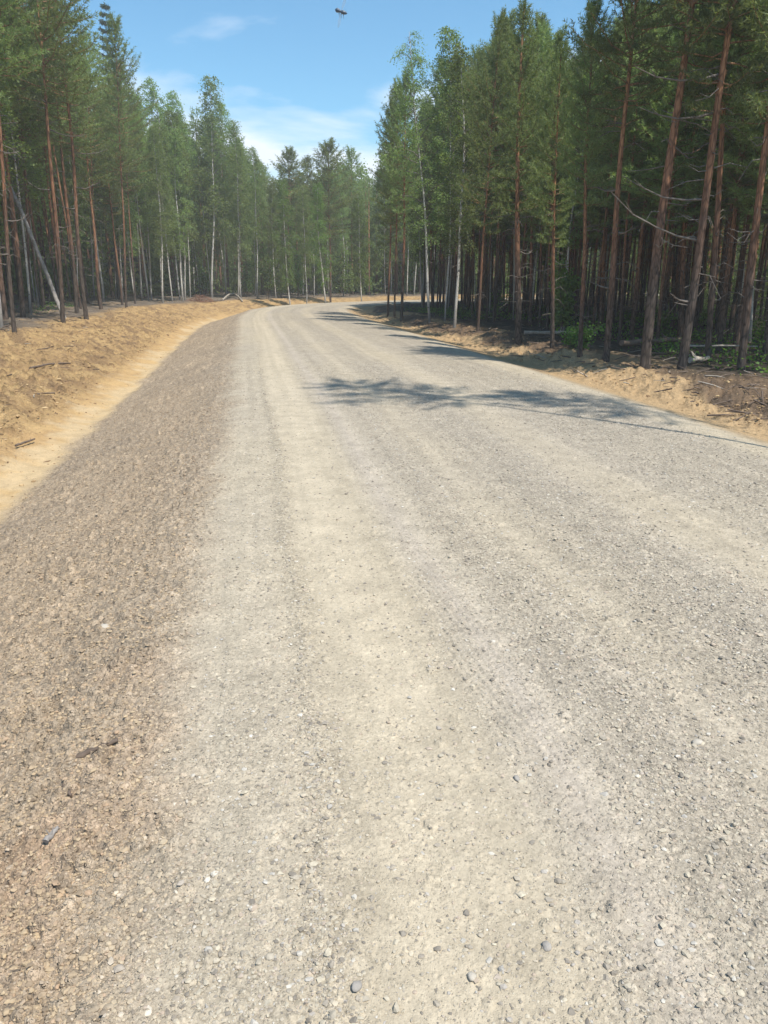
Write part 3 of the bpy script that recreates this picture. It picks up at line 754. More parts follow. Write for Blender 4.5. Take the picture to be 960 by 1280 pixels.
# sunny side, behind the sand bank
h1 = hero('tallpine', 0, 18, 416, 2, 210, .19, H=13, label='grey-stemmed pine at the sand edge, standing before the leaning dead trunk', group=GL)
h2 = hero('tallpine', 1, 38, 392, 22, 100, .22, H=14.5, label='orange-stemmed pine rising just behind the low end of the leaning dead trunk', group=GL)
hero('thinbirch', 0, 44, 381, 6, 95, .11, H=12.5, label='thin white birch tilted the same way as the dead trunk it stands beside', group=GL)
h4 = hero('tallpine', 2, 79, 404, 47, 20, .24, H=14.0, label='stout pine at the foot of the leaning dead trunk on the clearing edge', group=GL)
hero('birch', 1, 98, 383, 86, 205, .13, H=13, label='straight white birch close behind the two stout pines of the clearing', group=GL)
h5 = hero('tallpine', 3, 108, 399, 77, 80, .26, H=13.6, label='thickest orange pine of the clearing, standing alone in the pale sand', group=GL)
hero('tallpine', 4, 124, 382, 112, 190, .2, H=14.0, label='dark pine in front of a speckled birch, past the thickest clearing pine', group=GL)
hero('birch', 0, 145, 374, 136, 150, .14, H=14.0, label='white birch between the dark pine and the twin brown pines', group=GL)
hero('tallpine', 0, 158, 385, 147, 150, .2, H=14, label='taller of the twin brown pines standing out on the pale sand', group=GL)
hero('tallpine', 1, 169, 380, 155, 170, .17, H=13.4, label='slimmer of the twin brown pines, half a step behind its taller twin', group=GL)
hero('tallpine', 2, 176, 371, 172, 250, .2, H=13.2, label='reddish pine in the shade just behind the twin brown pines', group=GL)
hero('birch', 3, 190, 371, 180, 270, .15, H=13.0, label='dull grey birch between the reddish pine and the bowed birch', group=GL)
hero('birch', 2, 225, 374, 207, 195, .21, top=92, label='bowed white birch with a curved stem at the sunny wood edge', group=GL, yaw=1.2)
hero('birch', 4, 238, 372, 231, 240, .15, top=112, label='thin birch pole close beside the bowed white birch', group=GL)
hero('birch', 0, 265, 373, 261, 150, .26, top=90, label='tallest bright white birch with a straight speckled stem and pointed crown', group=GL, wide=1.15)
hero('birch', 1, 283, 371, 277, 250, .16, top=125, label='slim birch just roadward of the tallest birch, behind the curved pale log', group=GL)
hero('birch', 3, 298, 372, 293, 215, .22, top=148, label='pale birch with a clean stem above the curved pale log', group=GL)
hero('birch', 2, 322, 373, 318, 260, .17, top=180, label='birch in front of the small bright green bush by the bend', group=GL)
hero('birch', 4, 345, 376, 340, 270, .17, top=222, label='light green birch between the bright bush and the road bend', group=GB)
hero('youngbirch', 0, 363, 378, 357, 255, .17, top=222, label='yellow-green birch facing the middle of the road bend', group=GB)
hero('birch', 0, 383, 378, 381, 260, .15, top=235, label='narrow birch with dark leaves between two yellow-green ones', group=GB)
hero('youngbirch', 1, 407, 379, 397, 262, .18, top=226, label='birch whose thin white stem leans over the road bend', group=GB)
hero('youngbirch', 0, 452, 376, 451, 300, .15, top=245, label='bright yellow-green birch where the road disappears behind the dark stand', group=GB, wide=1.3)
hero('pine', 1, 362, 374, 361, 250, .26, top=188, label='dark bushy-topped pine poking above the birches at the bend', group=GB, wide=1.5)
hero('pine', 3, 386, 374, 385, 250, .24, top=199, label='shorter dark pine top between the two highest at the bend', group=GB, wide=1.1)
hero('pine', 2, 413, 375, 412, 250, .28, top=181, label='tall layered dark pine standing highest above the road bend', group=GB, wide=1.5)
hero('pine', 4, 441, 374, 440, 250, .26, top=187, label='broad dark pine top beside the tall layered pine of the bend', group=GB, wide=1.35)
hero('spruce', 0, 150, 370, 141, 200, .3, top=4, label='dark pointed spruce towering behind the sunny side pines', group=GL, wide=.9)
# shaded side, along the dug-up verge
hero('pine', 0, 485, 396, 487, 250, .17, top=128, label='reddish slender pine at the very corner where the road vanishes', group=GR)
hero('pine', 1, 493, 398, 495, 250, .14, top=108, label='thin reddish pine second from the vanishing corner of the road', group=GR)
hero('pine', 2, 502, 402, 505, 250, .20, top=96, label='darker pine third from the corner, before the leafless-topped birch', group=GR)
hero('thinbirch', 0, 537, 406, 522, 165, .17, top=36, label='white birch with bowed stem and nearly leafless top, on the shaded verge', group=GR, wide=1.25, yaw=.4)
hero('birch', 3, 568, 412, 571, 215, .17, top=52, label='straight white-stemmed birch rising out of the dark stand', group=GR, wide=1.1)
hero('birch', 1, 556, 404, 560, 210, .12, top=32, label='dark-leaved birch standing between the two white-stemmed birches', group=GR, wide=1.1)
hero('pine', 3, 597, 414, 611, 240, .14, top=22, label='slender pinkish pine leaning aside at mid verge of the dark stand', group=GR)
h7 = hero('pine', 4, 648, 430, 653, 180, .27, top=6, label='thick grey-barked pine at mid verge beside a whitish fallen pole', group=GR, wide=1.1)
hero('pine', 0, 690, 436, 697, 200, .16, top=44, label='medium pine next to the sunlit yellow-green bush', group=GR)
hero('pine', 2, 725, 446, 735, 220, .16, top=4, label='thin pine right behind the low fern-green bush of the verge', group=GR)
h8 = hero('tallpine', 2, 757, 452, 788, 100, .22, H=8.6, label='red-barked leaning pine with a thin see-through top', group=GR)
h9 = hero('tallpine', 4, 806, 461, 848, 90, .29, H=10.5, label='stout red-brown leaning pine on the dug-up earth', group=GR)
h10 = hero('pine', 1, 852, 461, 902, 110, .25, H=11.0, label='leaning pine with pale lit edge and long snags, beside the stout red-brown one', group=GR)
hero('pine', 3, 926, 463, 950, 240, .22, H=11.5, label='dark pine at the frame edge past the pine with the snags', group=GR)
hero('pine', 4, 884, 452, 897, 240, .19, H=11.0, label='shaded pine standing just behind the pine with the snags', group=GR)
for h, H, hs in ((h10, 11, [(1.25, .6, .5, .25), (3.0, .1, 1.5, .25), (2.3, .3, 1.7, .45), (4.4, .2, 1.4, .05), (5.0, .4, 1.6, .0)]),
                 (h9, 10.5, [(2.2, .3, .6, .3), (1.4, 3.6, .5, .1), (4.0, 2.7, .8, -.2)]),
                 (h8, 9, [(2.6, 3.0, .9, .1), (3.4, .2, .8, .2), (1.5, .5, .5, .3)]),
                 (h5, 14, [(5.0, .3, 1.1, .25), (4.2, 3.3, .9, .3), (6.3, .1, 1.5, .15), (2.5, 2.9, .5, .2)]),
                 (h4, 14, [(4.6, .2, .8, .3), (6.6, 3.1, 1.4, -.1), (3.4, 3.4, .6, .1)]),
                 (h1, 13, [(3.1, .2, .8, .3), (4.9, .5, 1.0, .2), (2.2, 3.2, .5, .2)]),
                 (h7, 9, [(2.4, 3.0, .7, .1), (1.8, .4, .6, .0)])):
    dead_branches(h, H, hs, rg)

# off to the side: pines out of sight whose shade falls across the road
for x, y, H, v in ((5.7, 6.05, 16.6, 5), (8.1, 5.6, 15.0, 5)):
    plant('tallpine', v, x, y, H, .10, (0, 0), x * 1.3, 'tall pine of the shaded verge beside the camera, shading the road', 'pines beside the camera')

# ------------------------------------------------------------------ the stands
OUT = np.array([(-200, -250), (0, -220), (100, -120), (126, 20), (140, 45), (150, 62), (165, 102), (185, 96), (210, 118), (235, 110), (258, 96), (280, 112), (300, 150), (318, 182), (335, 205),
                (352, 222), (368, 215), (385, 212), (412, 195), (440, 195), (460, 203), (472, 205), (482, 135), (495, 85), (515, 62), (532, 72), (545, 70), (560, 34), (590, 24), (620, 10), (650, 12),
                (668, 52), (692, 50), (715, 8), (735, 30), (760, 4), (790, -20), (850, -80), (960, -200), (1400, -400)], float)
def cap_height(x, y, z, rng):
    px, _ = project(x, y, z)
    ty = np.interp(px, OUT[:, 0], OUT[:, 1])
    d = ray(px, ty); return EYE + d[2] * y / d[1] - z

def scatter():
    rng = np.random.default_rng(21)
    placed = [(a, b) for a, b in TREES]
    cand = []
    n = 22000
    a = rng.uniform(R(-41), R(41), n); r = np.sqrt(rng.uniform(11 ** 2, 105 ** 2, n))
    x, y = np.sin(a) * r, np.cos(a) * r; s, t = road_st(x, y)
    order = np.argsort(r)
    P = np.array(placed)
    for i in order:
        if s[i] > 0:
            if s[i] < 7.2 or (y[i] < 13.5): continue
            gap = 1.12 if s[i] < 17 else 1.8
        else:
            if s[i] > -10.2 + .6 * math.sin(t[i] * .5): continue
            gap = 1.75 if r[i] < 75 else 2.3
        if r[i] > 62: gap = 2.2
        if np.min((P[:, 0] - x[i]) ** 2 + (P[:, 1] - y[i]) ** 2) < gap ** 2: continue
        P = np.vstack([P, [x[i], y[i]]]); cand.append((x[i], y[i], s[i], r[i]))
    return cand
CAND = scatter()
FAR = []
def plant_stands():
    rng = np.random.default_rng(33); npine = nbirch = 0
    for x, y, s, r in CAND:
        z = float(height(x, y, fine=False)[0]); px, py = project(x, y, z)
        capH = cap_height(x, y, z, rng)
        shaded = s > 0
        if shaded: H = rng.uniform(9.0, 12.5); birch = rng.random() < .10
        else: H = rng.uniform(12.5, 16); birch = rng.random() < ((.97 if s > -13.5 else .5) if px > 175 else .25)
        H = min(H, capH * rng.uniform(.82, .99))
        if H < 5.2: H = max(4.0, capH * .95)
        if H < 3: continue
        inview = -60 < px < 1020
        deep = (shaded and s > 22) or (not shaded and s < -24)
        if not inview or deep or (birch and nbirch > 110) or (not birch and npine > 262):
            FAR.append((x, y, z, H, birch)); continue
        lean = rng.normal(size=2) * .02; yaw = rng.random() * 6.28
        if birch:
            nbirch += 1
            if shaded: lab, grp = 'slender birch among the dark pines of the shaded stand', 'birches of the shaded stand'
            else: lab, grp = 'slender white birch in the sunny wood behind the sand bank', 'birches of the sunny wood'
            kind, v = ('birch', int(rng.integers(5))) if rng.random() > (.5 if (px > 325 and not shaded) else .10) else ('youngbirch', int(rng.integers(2)))
            plant(kind, v, x, y, H, rng.uniform(.07, .11) if shaded else rng.uniform(.09, .14), lean, yaw, lab, grp, rng.uniform(.95, 1.25), z)
        else:
            npine += 1
            if shaded: kind, lab, grp = 'pine', 'slender crowded pine of the dark stand behind the shaded verge', 'pines of the shaded stand'
            else: kind, lab, grp = 'tallpine', 'slender tall pine of the sunny wood behind the sand bank', 'pines of the sunny wood'
            plant(kind, int(rng.integers(5)), x, y, H, rng.uniform(.085, .155) * (1 if shaded else 1.3), lean, yaw, lab, grp, rng.uniform(.95, 1.3), z)
    print('stands: pines', npine, 'birches', nbirch, 'far', len(FAR))
plant_stands()

def lod_parts(kind, seed, leafy=False):
    r = np.random.default_rng(seed); mb = MB()
    mb.tube([(0, 0, -.3), (0, 0, 5), (.05, .03, 9.6)], [.10, .07, .015], 5, 0, hz=[0, .5, 1], cap=False)
    P, A, Ln = [], [], []
    cb = {'pine': .34, 'low': .0}[kind]
    for i in range(170):
        f = r.random() ** (1.25 if kind == 'low' else 1); z = 10 * (cb + (1 - cb) * f); prof = np.interp(f, [0, .25, .5, 1], [.7, 1, .85, .12]) * 1.35
        az = r.random() * 6.28; q = r.random() ** .6 * prof
        P.append((math.cos(az) * q, math.sin(az) * q, z + .1 * q)); A.append(unit(np.array([math.cos(az), math.sin(az), .7 + f]))); Ln.append(.35)
    if leafy:
        Q = np.repeat(np.array(P), 9, 0) + r.normal(size=(len(P) * 9, 3)) * .22
        V, T = leaves(Q, .20, r)
    else: V, T = blades(np.array(P), np.array(A), np.array(Ln), 9, .22, .055, r)
    return [(np.vstack(mb.V), mb.P, np.concatenate(mb.hz))], (V, T)
def build_far():
    rng = np.random.default_rng(77)
    lods = [lod_parts('pine', 501), lod_parts('pine', 502), lod_parts('low', 503), lod_parts('low', 504), lod_parts('low', 505, True), lod_parts('low', 506, True)]
    mb = MB()
    pts = [(x, y, z, H, r_) for x, y, z, H, r_ in FAR]
    a = rng.uniform(R(-42), R(42), 800); r = np.sqrt(rng.uniform(85 ** 2, 170 ** 2, 800))
    for ai, ri in zip(a, r):
        x, y = math.sin(ai) * ri, math.cos(ai) * ri; s, t = road_st(x, y)
        if abs(s[0]) < 8: continue
        z = float(height(x, y, fine=False)[0]); pts.append((x, y, z, min(15, cap_height(x, y, z, rng) * rng.uniform(.7, .95)), False))
    for x, y, z, H, b_ in pts:
        if H < 2.5: continue
        dist = math.hypot(x, y)
        i = int(rng.integers(2)) + (2 if rng.random() < (.9 if dist > 62 else (.55 if dist > 40 else .15)) else 0)
        s_, t_ = road_st(x, y)
        if s_[0] < 0 and dist > 50 and rng.random() < .5: i = 4 + int(rng.integers(2))
        (tp,), (V, T) = lods[i]; yaw = rng.random() * 6.28; c, s_ = math.cos(yaw), math.sin(yaw); k = H / 10
        def tf(W): W = W * k; return np.stack([W[:, 0] * c - W[:, 1] * s_ + x, W[:, 0] * s_ + W[:, 1] * c + y, W[:, 2] + z], 1)
        for f in tp[1]: mb.add(tf(tp[0]), f, 0, True, tp[2])
        mb.add(tf(V), T, 2 if i > 3 else 1, False, .5)
    me = mb.mesh('distant_wood', [M['pbark'], M['pine'], M['birch']])
    o = bpy.data.objects.new('distant_wood', me); COL.objects.link(o)
    o['kind'] = 'stuff'; o['label'] = 'mass of dark trunks and needles deep behind the separate trees'; o['category'] = 'forest'
build_far()

# ------------------------------------------------------------------ bushes, logs, litter
def bush(px, py, wpx, hpx, mat, label, seed, name='bush', size=.075, n=700, stems=6):
    x, y, z = ground_hit(px, py); k = math.hypot(y, EYE) / F; Wd, Ht = wpx * k, hpx * k
    rng = np.random.default_rng(seed)
    e = bpy.data.objects.new(name, None); COL.objects.link(e); e.location = (x, y, z - .02); e['label'] = label; e['category'] = name; e['group'] = 'saplings at the bend' if name == 'sapling' else 'bushes at the wood edges'
    sb = MB(); P = []
    for i in range(stems):
        a = rng.random() * 6.28; q = rng.random() * Wd * .45; h = Ht * rng.uniform(.6, 1.0)
        pts = np.array([(0, 0, -.05), (math.cos(a) * q * .35, math.sin(a) * q * .35, h * .5), (math.cos(a) * q, math.sin(a) * q, h)])
        pts[:2, :2] += rng.normal(size=2) * .06 * Wd
        sb.tube(pts, [.012, .009, .003], 4, 0)
        for _ in range(n // stems // 12):
            f = rng.uniform(.25, 1); c = np.array([np.interp(f, [0, .5, 1], pts[:, d]) for d in range(3)])
            a2 = rng.random() * 6.28; d = np.array([math.cos(a2), math.sin(a2), rng.uniform(0, .8)]) * Wd * .22
            sb.tube([c, c + d], [.004, .002], 3, 0, cap=False)
            P.append(c + d * np.linspace(.2, 1.1, 12)[:, None] + rng.normal(size=(12, 3)) * size * .6)
    V, T = leaves(np.vstack(P), size, rng)
    st = bpy.data.objects.new('stems', sb.mesh('bush_stems', [M['brown']])); COL.objects.link(st); st.parent = e; st['kind'] = 'stuff'
    lb = MB(); lb.add(V, T, 0, False)
    lo = bpy.data.objects.new('leaves', lb.mesh('bush_leaves', [M[mat]])); COL.objects.link(lo); lo.parent = e; lo['kind'] = 'stuff'
bush(335, 374, 26, 50, 'bush', 'bright green bushy sapling in front of the birches near the bend', 61, size=.13, n=1500)
bush(702, 424, 42, 100, 'young', 'yellow-green leafy sapling among the dark trunks behind the fern-green bush', 62, size=.09, n=2600)
for k, (bx, by, w_, h_) in enumerate(((310, 371, 22, 40), (352, 372.5, 18, 34), (374, 372.5, 26, 60), (396, 373, 20, 44), (425, 373, 26, 56), (438, 373, 18, 36), (255, 370, 20, 34), (468, 372, 22, 50))):
    bush(bx, by, w_, h_, 'birch' if k % 2 else 'bush', 'small green sapling closing the gaps between birches at the bend', 160 + k, size=.15, n=900, name='sapling')
bush(722, 440, 52, 34, 'bush', 'low fern-green bush at the verge beneath the dark pines', 63, size=.06, n=1500, stems=9)
bush(826, 428, 30, 52, 'bush', 'dim green shrub between the stout leaning pines', 64, size=.06, n=700)
bush(462, 374, 10, 26, 'young', 'tiny yellowish bush by the sand track at the end of the road', 65, size=.12, n=400)
bush(625, 400, 24, 44, 'bush', 'dark green shrub in shade behind the slender pinkish pine', 66, size=.08, n=500)

def log(pts_px, dia, mat, label, name='fallen_log', cat='log', lift=0.0, sag=None, seed=1, group=None):
    """a pole lying on the ground through the given places"""
    rng = np.random.default_rng(seed); P = []
    for q in pts_px:
        x, y, z = ground_hit(q[0], q[1]); P.append((x, y, z + dia * .35 + (q[2] if len(q) > 2 else 0)))
    P = np.array(P); k = 9; tt = np.linspace(0, 1, len(P)); tn = np.linspace(0, 1, k)
    Q = np.stack([np.interp(tn, tt, P[:, c]) for c in range(3)], 1)
    if len(P) > 2: Q[1:-1] = (Q[:-2] + 2 * Q[1:-1] + Q[2:]) / 4
    Q[1:-1] += rng.normal(size=(k - 2, 3)) * dia * .12
    o0 = Q[0].copy(); mb = MB(); mb.tube(Q - o0, np.linspace(dia / 2, dia / 3.2, k), 9, 0, rough=.06, rng=rng)
    for _ in range(2):
        i = rng.integers(2, k - 2); d = unit(rng.normal(size=3) + [0, 0, 1.2]); mb.tube([Q[i] - o0, Q[i] - o0 + d * dia * 1.6], [dia * .16, dia * .08], 5)
    ob = bpy.data.objects.new(name, mb.mesh(name, [M[mat]])); COL.objects.link(ob); ob.location = o0
    ob['label'] = label; ob['category'] = cat
    if group: ob['group'] = group
    return ob
G2 = 'fallen wood along the road'
# the dead trunk that leans across the pines of the clearing
x0, y0, z0 = ground_hit(81, 398)
d = ray(0, 196); k = (y0 + .3) / d[1]
tipx, tipz = d[0] * k, EYE + d[2] * k
vec = np.array([tipx - x0, .3, tipz - z0]) * 1.25
mb = MB(); g = np.linspace(0, 1, 10)[:, None]; mb.tube(vec * g + RNG.normal(size=(10, 3)) * .02, np.linspace(.085, .055, 10), 9, 0, rough=.05)
for q in (.3, .5, .62, .8): mb.tube([vec * q, vec * q + np.array([.5, -.2, .35])], [.02, .007], 4)
o = bpy.data.objects.new('leaning_dead_trunk', mb.mesh('leaning_dead_trunk', [M['greybark']])); COL.objects.link(o); o.location = (x0, y0, z0 - .05)
o['label'] = 'bare grey dead trunk leaning steeply across the clearing pines'; o['category'] = 'dead tree'
log([(278, 376), (284, 374, .25), (291, 372, .34), (298, 374, .22), (303, 376)], .16, 'log', 'curved pale log arching off the ground at the end of the sand bank', seed=3, group=G2)
log([(172, 373), (205, 376)], .13, 'log', 'straight pale log lying between sand and birches', seed=4, group=G2)
log([(262, 377), (300, 378)], .08, 'brown', 'thin brown pole lying in front of the curved pale log', name='fallen_pole', seed=5, group=G2)
log([(48, 383, .3), (84, 386, .35)], .10, 'brown', 'dark crooked log propped behind the stout clearing pines', seed=6, group=G2)
log([(655, 424, .15), (745, 426, .2)], .10, 'log', 'whitish fallen pole lying behind the thick grey-barked pine', name='fallen_pole', seed=7, group=G2)
log([(776, 440, .15), (850, 438, .2)], .14, 'brown', 'brown log lying in the shade behind the stout red-brown pine', seed=8, group=G2)
log([(856, 446, .22), (945, 446, .2)], .05, 'log', 'long thin pole lying level past the pine with the snags', name='fallen_pole', seed=9, group=G2)
log([(862, 456, .05), (885, 453, .05)], .13, 'log', 'short sawn pale log beside the pine with the snags', seed=10, group=G2)
log([(20, 560, .02), (44, 553, .04)], .035, 'brown', 'short dark stick lying on pale sand of the bank', name='stick', cat='stick', seed=11, group=G2)
log([(38, 463, .03), (62, 459, .06), (92, 456, .02)], .05, 'brown', 'dark twisted branch on the orange sand bank', name='branch', cat='branch', seed=12, group=G2)
log([(98, 948, .0), (148, 931, .012)], .024, 'brown', 'broken piece of bark sticking out of the rough gravelly bank', name='bark_piece', cat='bark', seed=13, group=G2)
log([(80, 985, .01), (90, 1000, .012)], .016, 'brown', 'short dark twig below the broken piece of bark', name='twig', cat='twig', seed=14, group=G2)
log([(142, 838, .0), (148, 812, .0)], .011, 'brown', 'small dark twig pointing along the road on the bank', name='twig', cat='twig', seed=15, group=G2)
log([(58, 1058, .012), (74, 1040, .012)], .020, 'greybark', 'pale chip of wood on the rough bank', name='wood_chip', cat='wood chip', seed=16, group=G2)
log([(172, 904, .0), (202, 898, .0)], .013, 'brown', 'dark clod-like root on the bank shoulder', name='root', cat='root', seed=17, group=G2)

def heap(px, py, wpx, hpx, mat, label, seed):
    x, y, z = ground_hit(px, py); k = math.hypot(y, EYE) / F; w, h = wpx * k, hpx * k; rng = np.random.default_rng(seed); mb = MB()
    for _ in range(150):
        a = rng.random() * 6.28; q = rng.random() ** .7 * w * .5; c = np.array([math.cos(a) * q, math.sin(a) * q * .6, max(.02, h * (1 - (q / (w * .5)) ** 2) * rng.random())])
        d = rng.normal(size=3) * [1, 1, .35]; d = unit(d) * w * rng.uniform(.06, .16)
        mb.tube([c - d, c + d * .2 + rng.normal(size=3) * .02, c + d], [.012, .011, .005], 4, 0, cap=False)
    o = bpy.data.objects.new('brush_heap', mb.mesh('brush_heap', [M[mat]])); COL.objects.link(o); o.location = (x, y, z)
    o['label'] = label; o['category'] = 'brush heap'
heap(250, 379, 34, 9, 'heap', 'reddish-brown heap of dry brush on the far sand', 71)

def build_litter():
    """twigs, roots and needles strewn on bank, verge and forest floor"""
    rng = np.random.default_rng(91); mb = MB(); n = 5200
    a = rng.uniform(R(-38), R(38), n); r = 4 * (45 / 4) ** rng.random(n); x, y = np.sin(a) * r, np.cos(a) * r; s, t = road_st(x, y)
    ok = (s < -6) | (s > 3.9); pr = np.where(s > 3.9, .9, np.where(s < -8.8, .75, .16)); ok &= rng.random(n) < pr
    x, y, s, t, r = x[ok], y[ok], s[ok], t[ok], r[ok]; z = height(x, y, s, t)
    for i in range(len(x)):
        L = rng.uniform(.06, .42) * (1.3 if s[i] > 3.9 else 1); aa = rng.random() * 6.28; d = np.array([math.cos(aa), math.sin(aa), rng.normal() * .18]) * L; c = np.array([x[i], y[i], z[i] + .015])
        w = rng.uniform(.004, .011) * (1 + r[i] / 40)
        mb.tube([c - d * .5, c + rng.normal(size=3) * .03 * L + [0, 0, .01], c + d * .5], [w, w * .9, w * .5], 4, int(rng.random() < .16), cap=False)
    o = bpy.data.objects.new('forest_litter', mb.mesh('forest_litter', [M['brown'], M['log']])); COL.objects.link(o)
    o['kind'] = 'stuff'; o['label'] = 'strewn twigs and roots on the sand bank, verge and forest floor'; o['category'] = 'litter'
build_litter()

def build_undergrowth():
    rng = np.random.default_rng(97); n = 5200
    a = rng.uniform(R(-36), R(40), n); r = np.sqrt(rng.uniform(13 ** 2, 48 ** 2, n)); x, y = np.sin(a) * r, np.cos(a) * r; s, t = road_st(x, y)
    cl = fbm(x * .4, y * .4, 131, 2); ok = ((s > 6.2) & (cl > .0)) | ((s < -11.5) & (cl > .25)); x, y, s, t = x[ok], y[ok], s[ok], t[ok]; z = height(x, y, s, t)
    P = np.stack([x, y, z], 1)[:, None] + rng.normal(size=(len(x), 26, 3)) * [.22, .22, .10] + [0, 0, .12]
    V, T = leaves(P.reshape(-1, 3), .06, rng); mb = MB(); mb.add(V, T, 0, False)
    o = bpy.data.objects.new('undergrowth', mb.mesh('undergrowth', [M['bush']])); COL.objects.link(o)
    o['kind'] = 'stuff'; o['label'] = 'patchy low green plants on the shaded forest floor'; o['category'] = 'ground cover'
build_undergrowth()

# ------------------------------------------------------------------ the insect in the air
def insect():
    d = ray(426.5, 14.5); k = 1.25 / np.linalg.norm(d); p = d * k + np.array([0, 0, EYE])
    e = bpy.data.objects.new('flying_insect', None); COL.objects.link(e); e.location = p; e.rotation_euler = (0, R(17), 0)
    e['label'] = 'small dark insect flying with spread wings in the blue sky'; e['category'] = 'insect'
    mb, nt, b = new_mat('insect_body'); b.inputs['Base Color'].default_value = (.07, .10, .14, 1); b.inputs['Roughness'].default_value = .4
    mw, nt, b = new_mat('insect_wing'); b.inputs['Base Color'].default_value = (.35, .38, .42, 1); b.inputs['Roughness'].default_value = .2; b.inputs['Alpha'].default_value = .28
    m = MB(); xs = np.linspace(-.0085, .0085, 12)
    rad = np.interp(xs, [-.0085, -.007, -.005, -.003, -.001, .002, .0045, .006, .0085], [.0006, .0024, .0030, .0022, .0014, .0026, .0022, .0020, .0005])
    m.tube(np.stack([xs, xs * 0, xs * 0], 1), rad, 10)
    for q in (-.002, .001, .004):
        for sd in (-1, 1): m.tube([(q, 0, -.001), (q, sd * .003, -.004), (q + .001, sd * .004, -.006)], [.0003, .0003, .0002], 4)
    o = bpy.data.objects.new('body', m.mesh('insect_body', [mb])); COL.objects.link(o); o.parent = e
    for sg in (1, -1):
        g = np.linspace(0, 1, 9); w = .0042 * np.sin(np.pi * np.clip(g * .92 + .08, 0, 1)) ** .6 * (.5 + .5 * g) + .0004
        V = []; Fc = []
        for i, q in enumerate(g): V += [(-w[i] * .4 + .001 * q, -.002 * q, sg * (.0015 + .0185 * q)), (w[i] * .6 + .001 * q, .002 * q, sg * (.0015 + .0185 * q))]
        for i in range(8): Fc.append((2 * i, 2 * i + 1, 2 * i + 3, 2 * i + 2))
        wb = MB(); wb.add(np.array(V), np.array(Fc), 0, True)
        wo = bpy.data.objects.new('wing', wb.mesh('insect_wing', [mw])); COL.objects.link(wo); wo.parent = e
insect()

# ------------------------------------------------------------------ haze volume added to lift the darks, as lens glare does
mh = bpy.data.materials.new('glare_haze'); mh.use_nodes = True; nt = mh.node_tree; nt.nodes.clear()
ho = N(nt, 'ShaderNodeOutputMaterial'); hv = N(nt, 'ShaderNodeVolumePrincipled'); hv.inputs['Color'].default_value = (1, .98, .94, 1); hv.inputs['Density'].default_value = .0016
nt.links.new(hv.outputs[0], ho.inputs['Volume'])
hx, hz0, hz1 = 700.0, -3.5, 24.0
me = make_mesh('haze', np.array([(a * hx, b * hx, c) for c in (hz0, hz1) for b in (-1, 1) for a in (-1, 1)]), [np.array([(0, 2, 3, 1), (4, 5, 7, 6), (0, 1, 5, 4), (2, 6, 7, 3), (0, 4, 6, 2), (1, 3, 7, 5)])], [mh])
o = bpy.data.objects.new('haze', me); COL.objects.link(o); o['kind'] = 'stuff'; o['label'] = 'thin haze added to lift the darks like lens glare'; o['category'] = 'haze'

# ------------------------------------------------------------------ sky, sun, camera
w = bpy.data.worlds.new('World'); SC.world = w; w.use_nodes = True; nt = w.node_tree; L = nt.links.new
bg = nt.nodes['Background']; bg.inputs['Strength'].default_value = .125
sky = N(nt, 'ShaderNodeTexSky'); sky.sky_type = 'NISHITA'; sky.sun_disc = False; sky.sun_elevation = SUN_EL; sky.sun_rotation = SUN_AZ
sky.air_density = 1.0; sky.dust_density = .25; sky.ozone_density = 2.6
tc = N(nt, 'ShaderNodeTexCoord'); sx = N(nt, 'ShaderNodeSeparateXYZ'); L(tc.outputs['Generated'], sx.inputs[0])
den = math_node(nt, 'ADD', sx.outputs[2], .16)
cx = N(nt, 'ShaderNodeCombineXYZ'); L(math_node(nt, 'DIVIDE', sx.outputs[0], den), cx.inputs[0]); L(math_node(nt, 'DIVIDE', sx.outputs[1], den), cx.inputs[1])
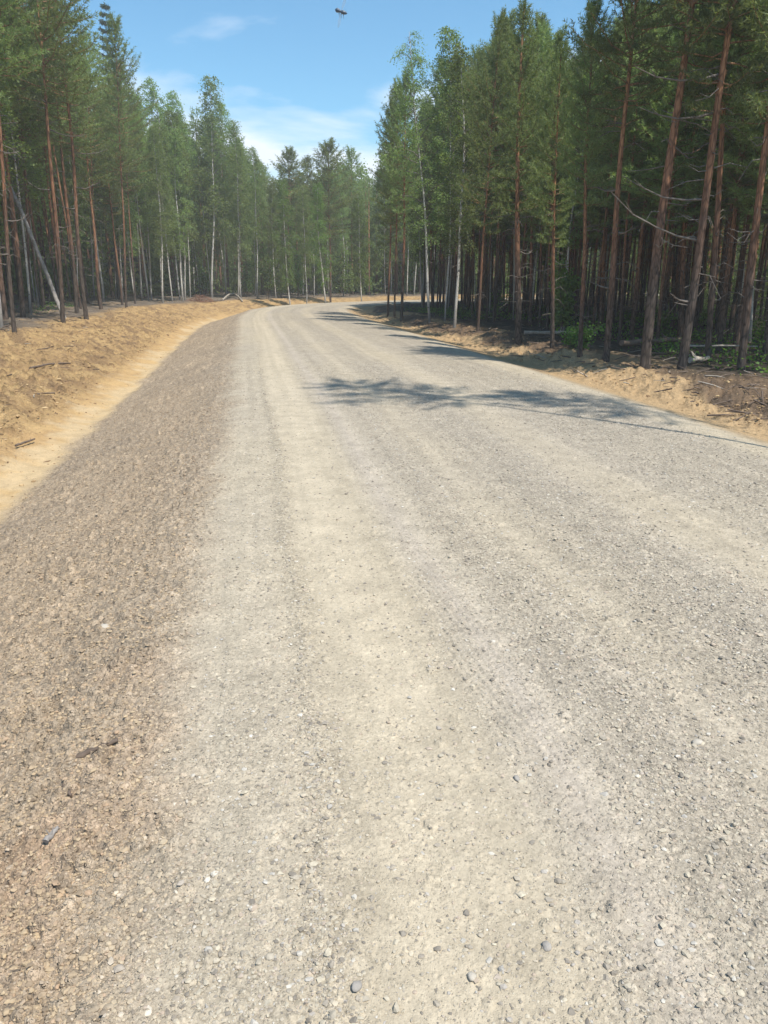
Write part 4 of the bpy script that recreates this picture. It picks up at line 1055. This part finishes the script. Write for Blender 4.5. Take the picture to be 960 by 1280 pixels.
mp = N(nt, 'ShaderNodeMapping'); mp.inputs['Location'].default_value = (.75, .2, 0); L(cx.outputs[0], mp.inputs[0])
nz = N(nt, 'ShaderNodeTexNoise', i_Scale=1.15, i_Detail=7.0, i_Roughness=.52, i_Distortion=.25); L(mp.outputs[0], nz.inputs['Vector'])
low = ramp(nt, sx.outputs[2], [(.0, 1.0), (.14, 1.0), (.185, .55), (.25, .0), (1, 0.0)])
cl = ramp(nt, math_node(nt, 'ADD', nz.outputs['Fac'], math_node(nt, 'MULTIPLY', low, .27)), [(.585, 0.0), (.745, .95)])
blue = mixc(nt, 1.0, sky.outputs[0], (.74, 1.10, 1.14), 'MULTIPLY')
col = mixc(nt, cl, blue, (6.6, 7.2, 8.0))
L(col, bg.inputs['Color'])

sl = bpy.data.lights.new('sun', 'SUN'); sl.energy = 4.6; sl.angle = R(.55); sl.color = (1.0, .95, .86)
so = bpy.data.objects.new('sun', sl); COL.objects.link(so)
sd = Vector((SUN_DIR[0] * math.cos(SUN_EL), SUN_DIR[1] * math.cos(SUN_EL), math.sin(SUN_EL)))
so.rotation_euler = sd.to_track_quat('Z', 'Y').to_euler(); so.location = sd * 60

cam = bpy.data.cameras.new('camera'); co = bpy.data.objects.new('camera', cam); COL.objects.link(co)
co.location = (0, 0, EYE); co.rotation_euler = (R(90) - PITCH, 0, 0)
cam.sensor_fit = 'VERTICAL'; cam.angle_y = 2 * math.atan(640 / F) if hasattr(cam, 'angle_y') else cam.angle
cam.sensor_height = 24; cam.lens = 24 / 2 / (640 / F); cam.clip_start = .02; cam.clip_end = 2000
SC.camera = co
SC.view_settings.view_transform = 'Standard'; SC.view_settings.look = 'None'; SC.view_settings.gamma = 1; SC.view_settings.exposure = .37
SC.view_settings.use_curve_mapping = False
cy = SC.cycles; cy.max_bounces = 5; cy.diffuse_bounces = 3; cy.glossy_bounces = 1; cy.transmission_bounces = 3; cy.transparent_max_bounces = 8
cy.use_denoising = True; cy.use_adaptive_sampling = True; cy.adaptive_threshold = .008; cy.caustics_reflective = False; cy.caustics_refractive = False
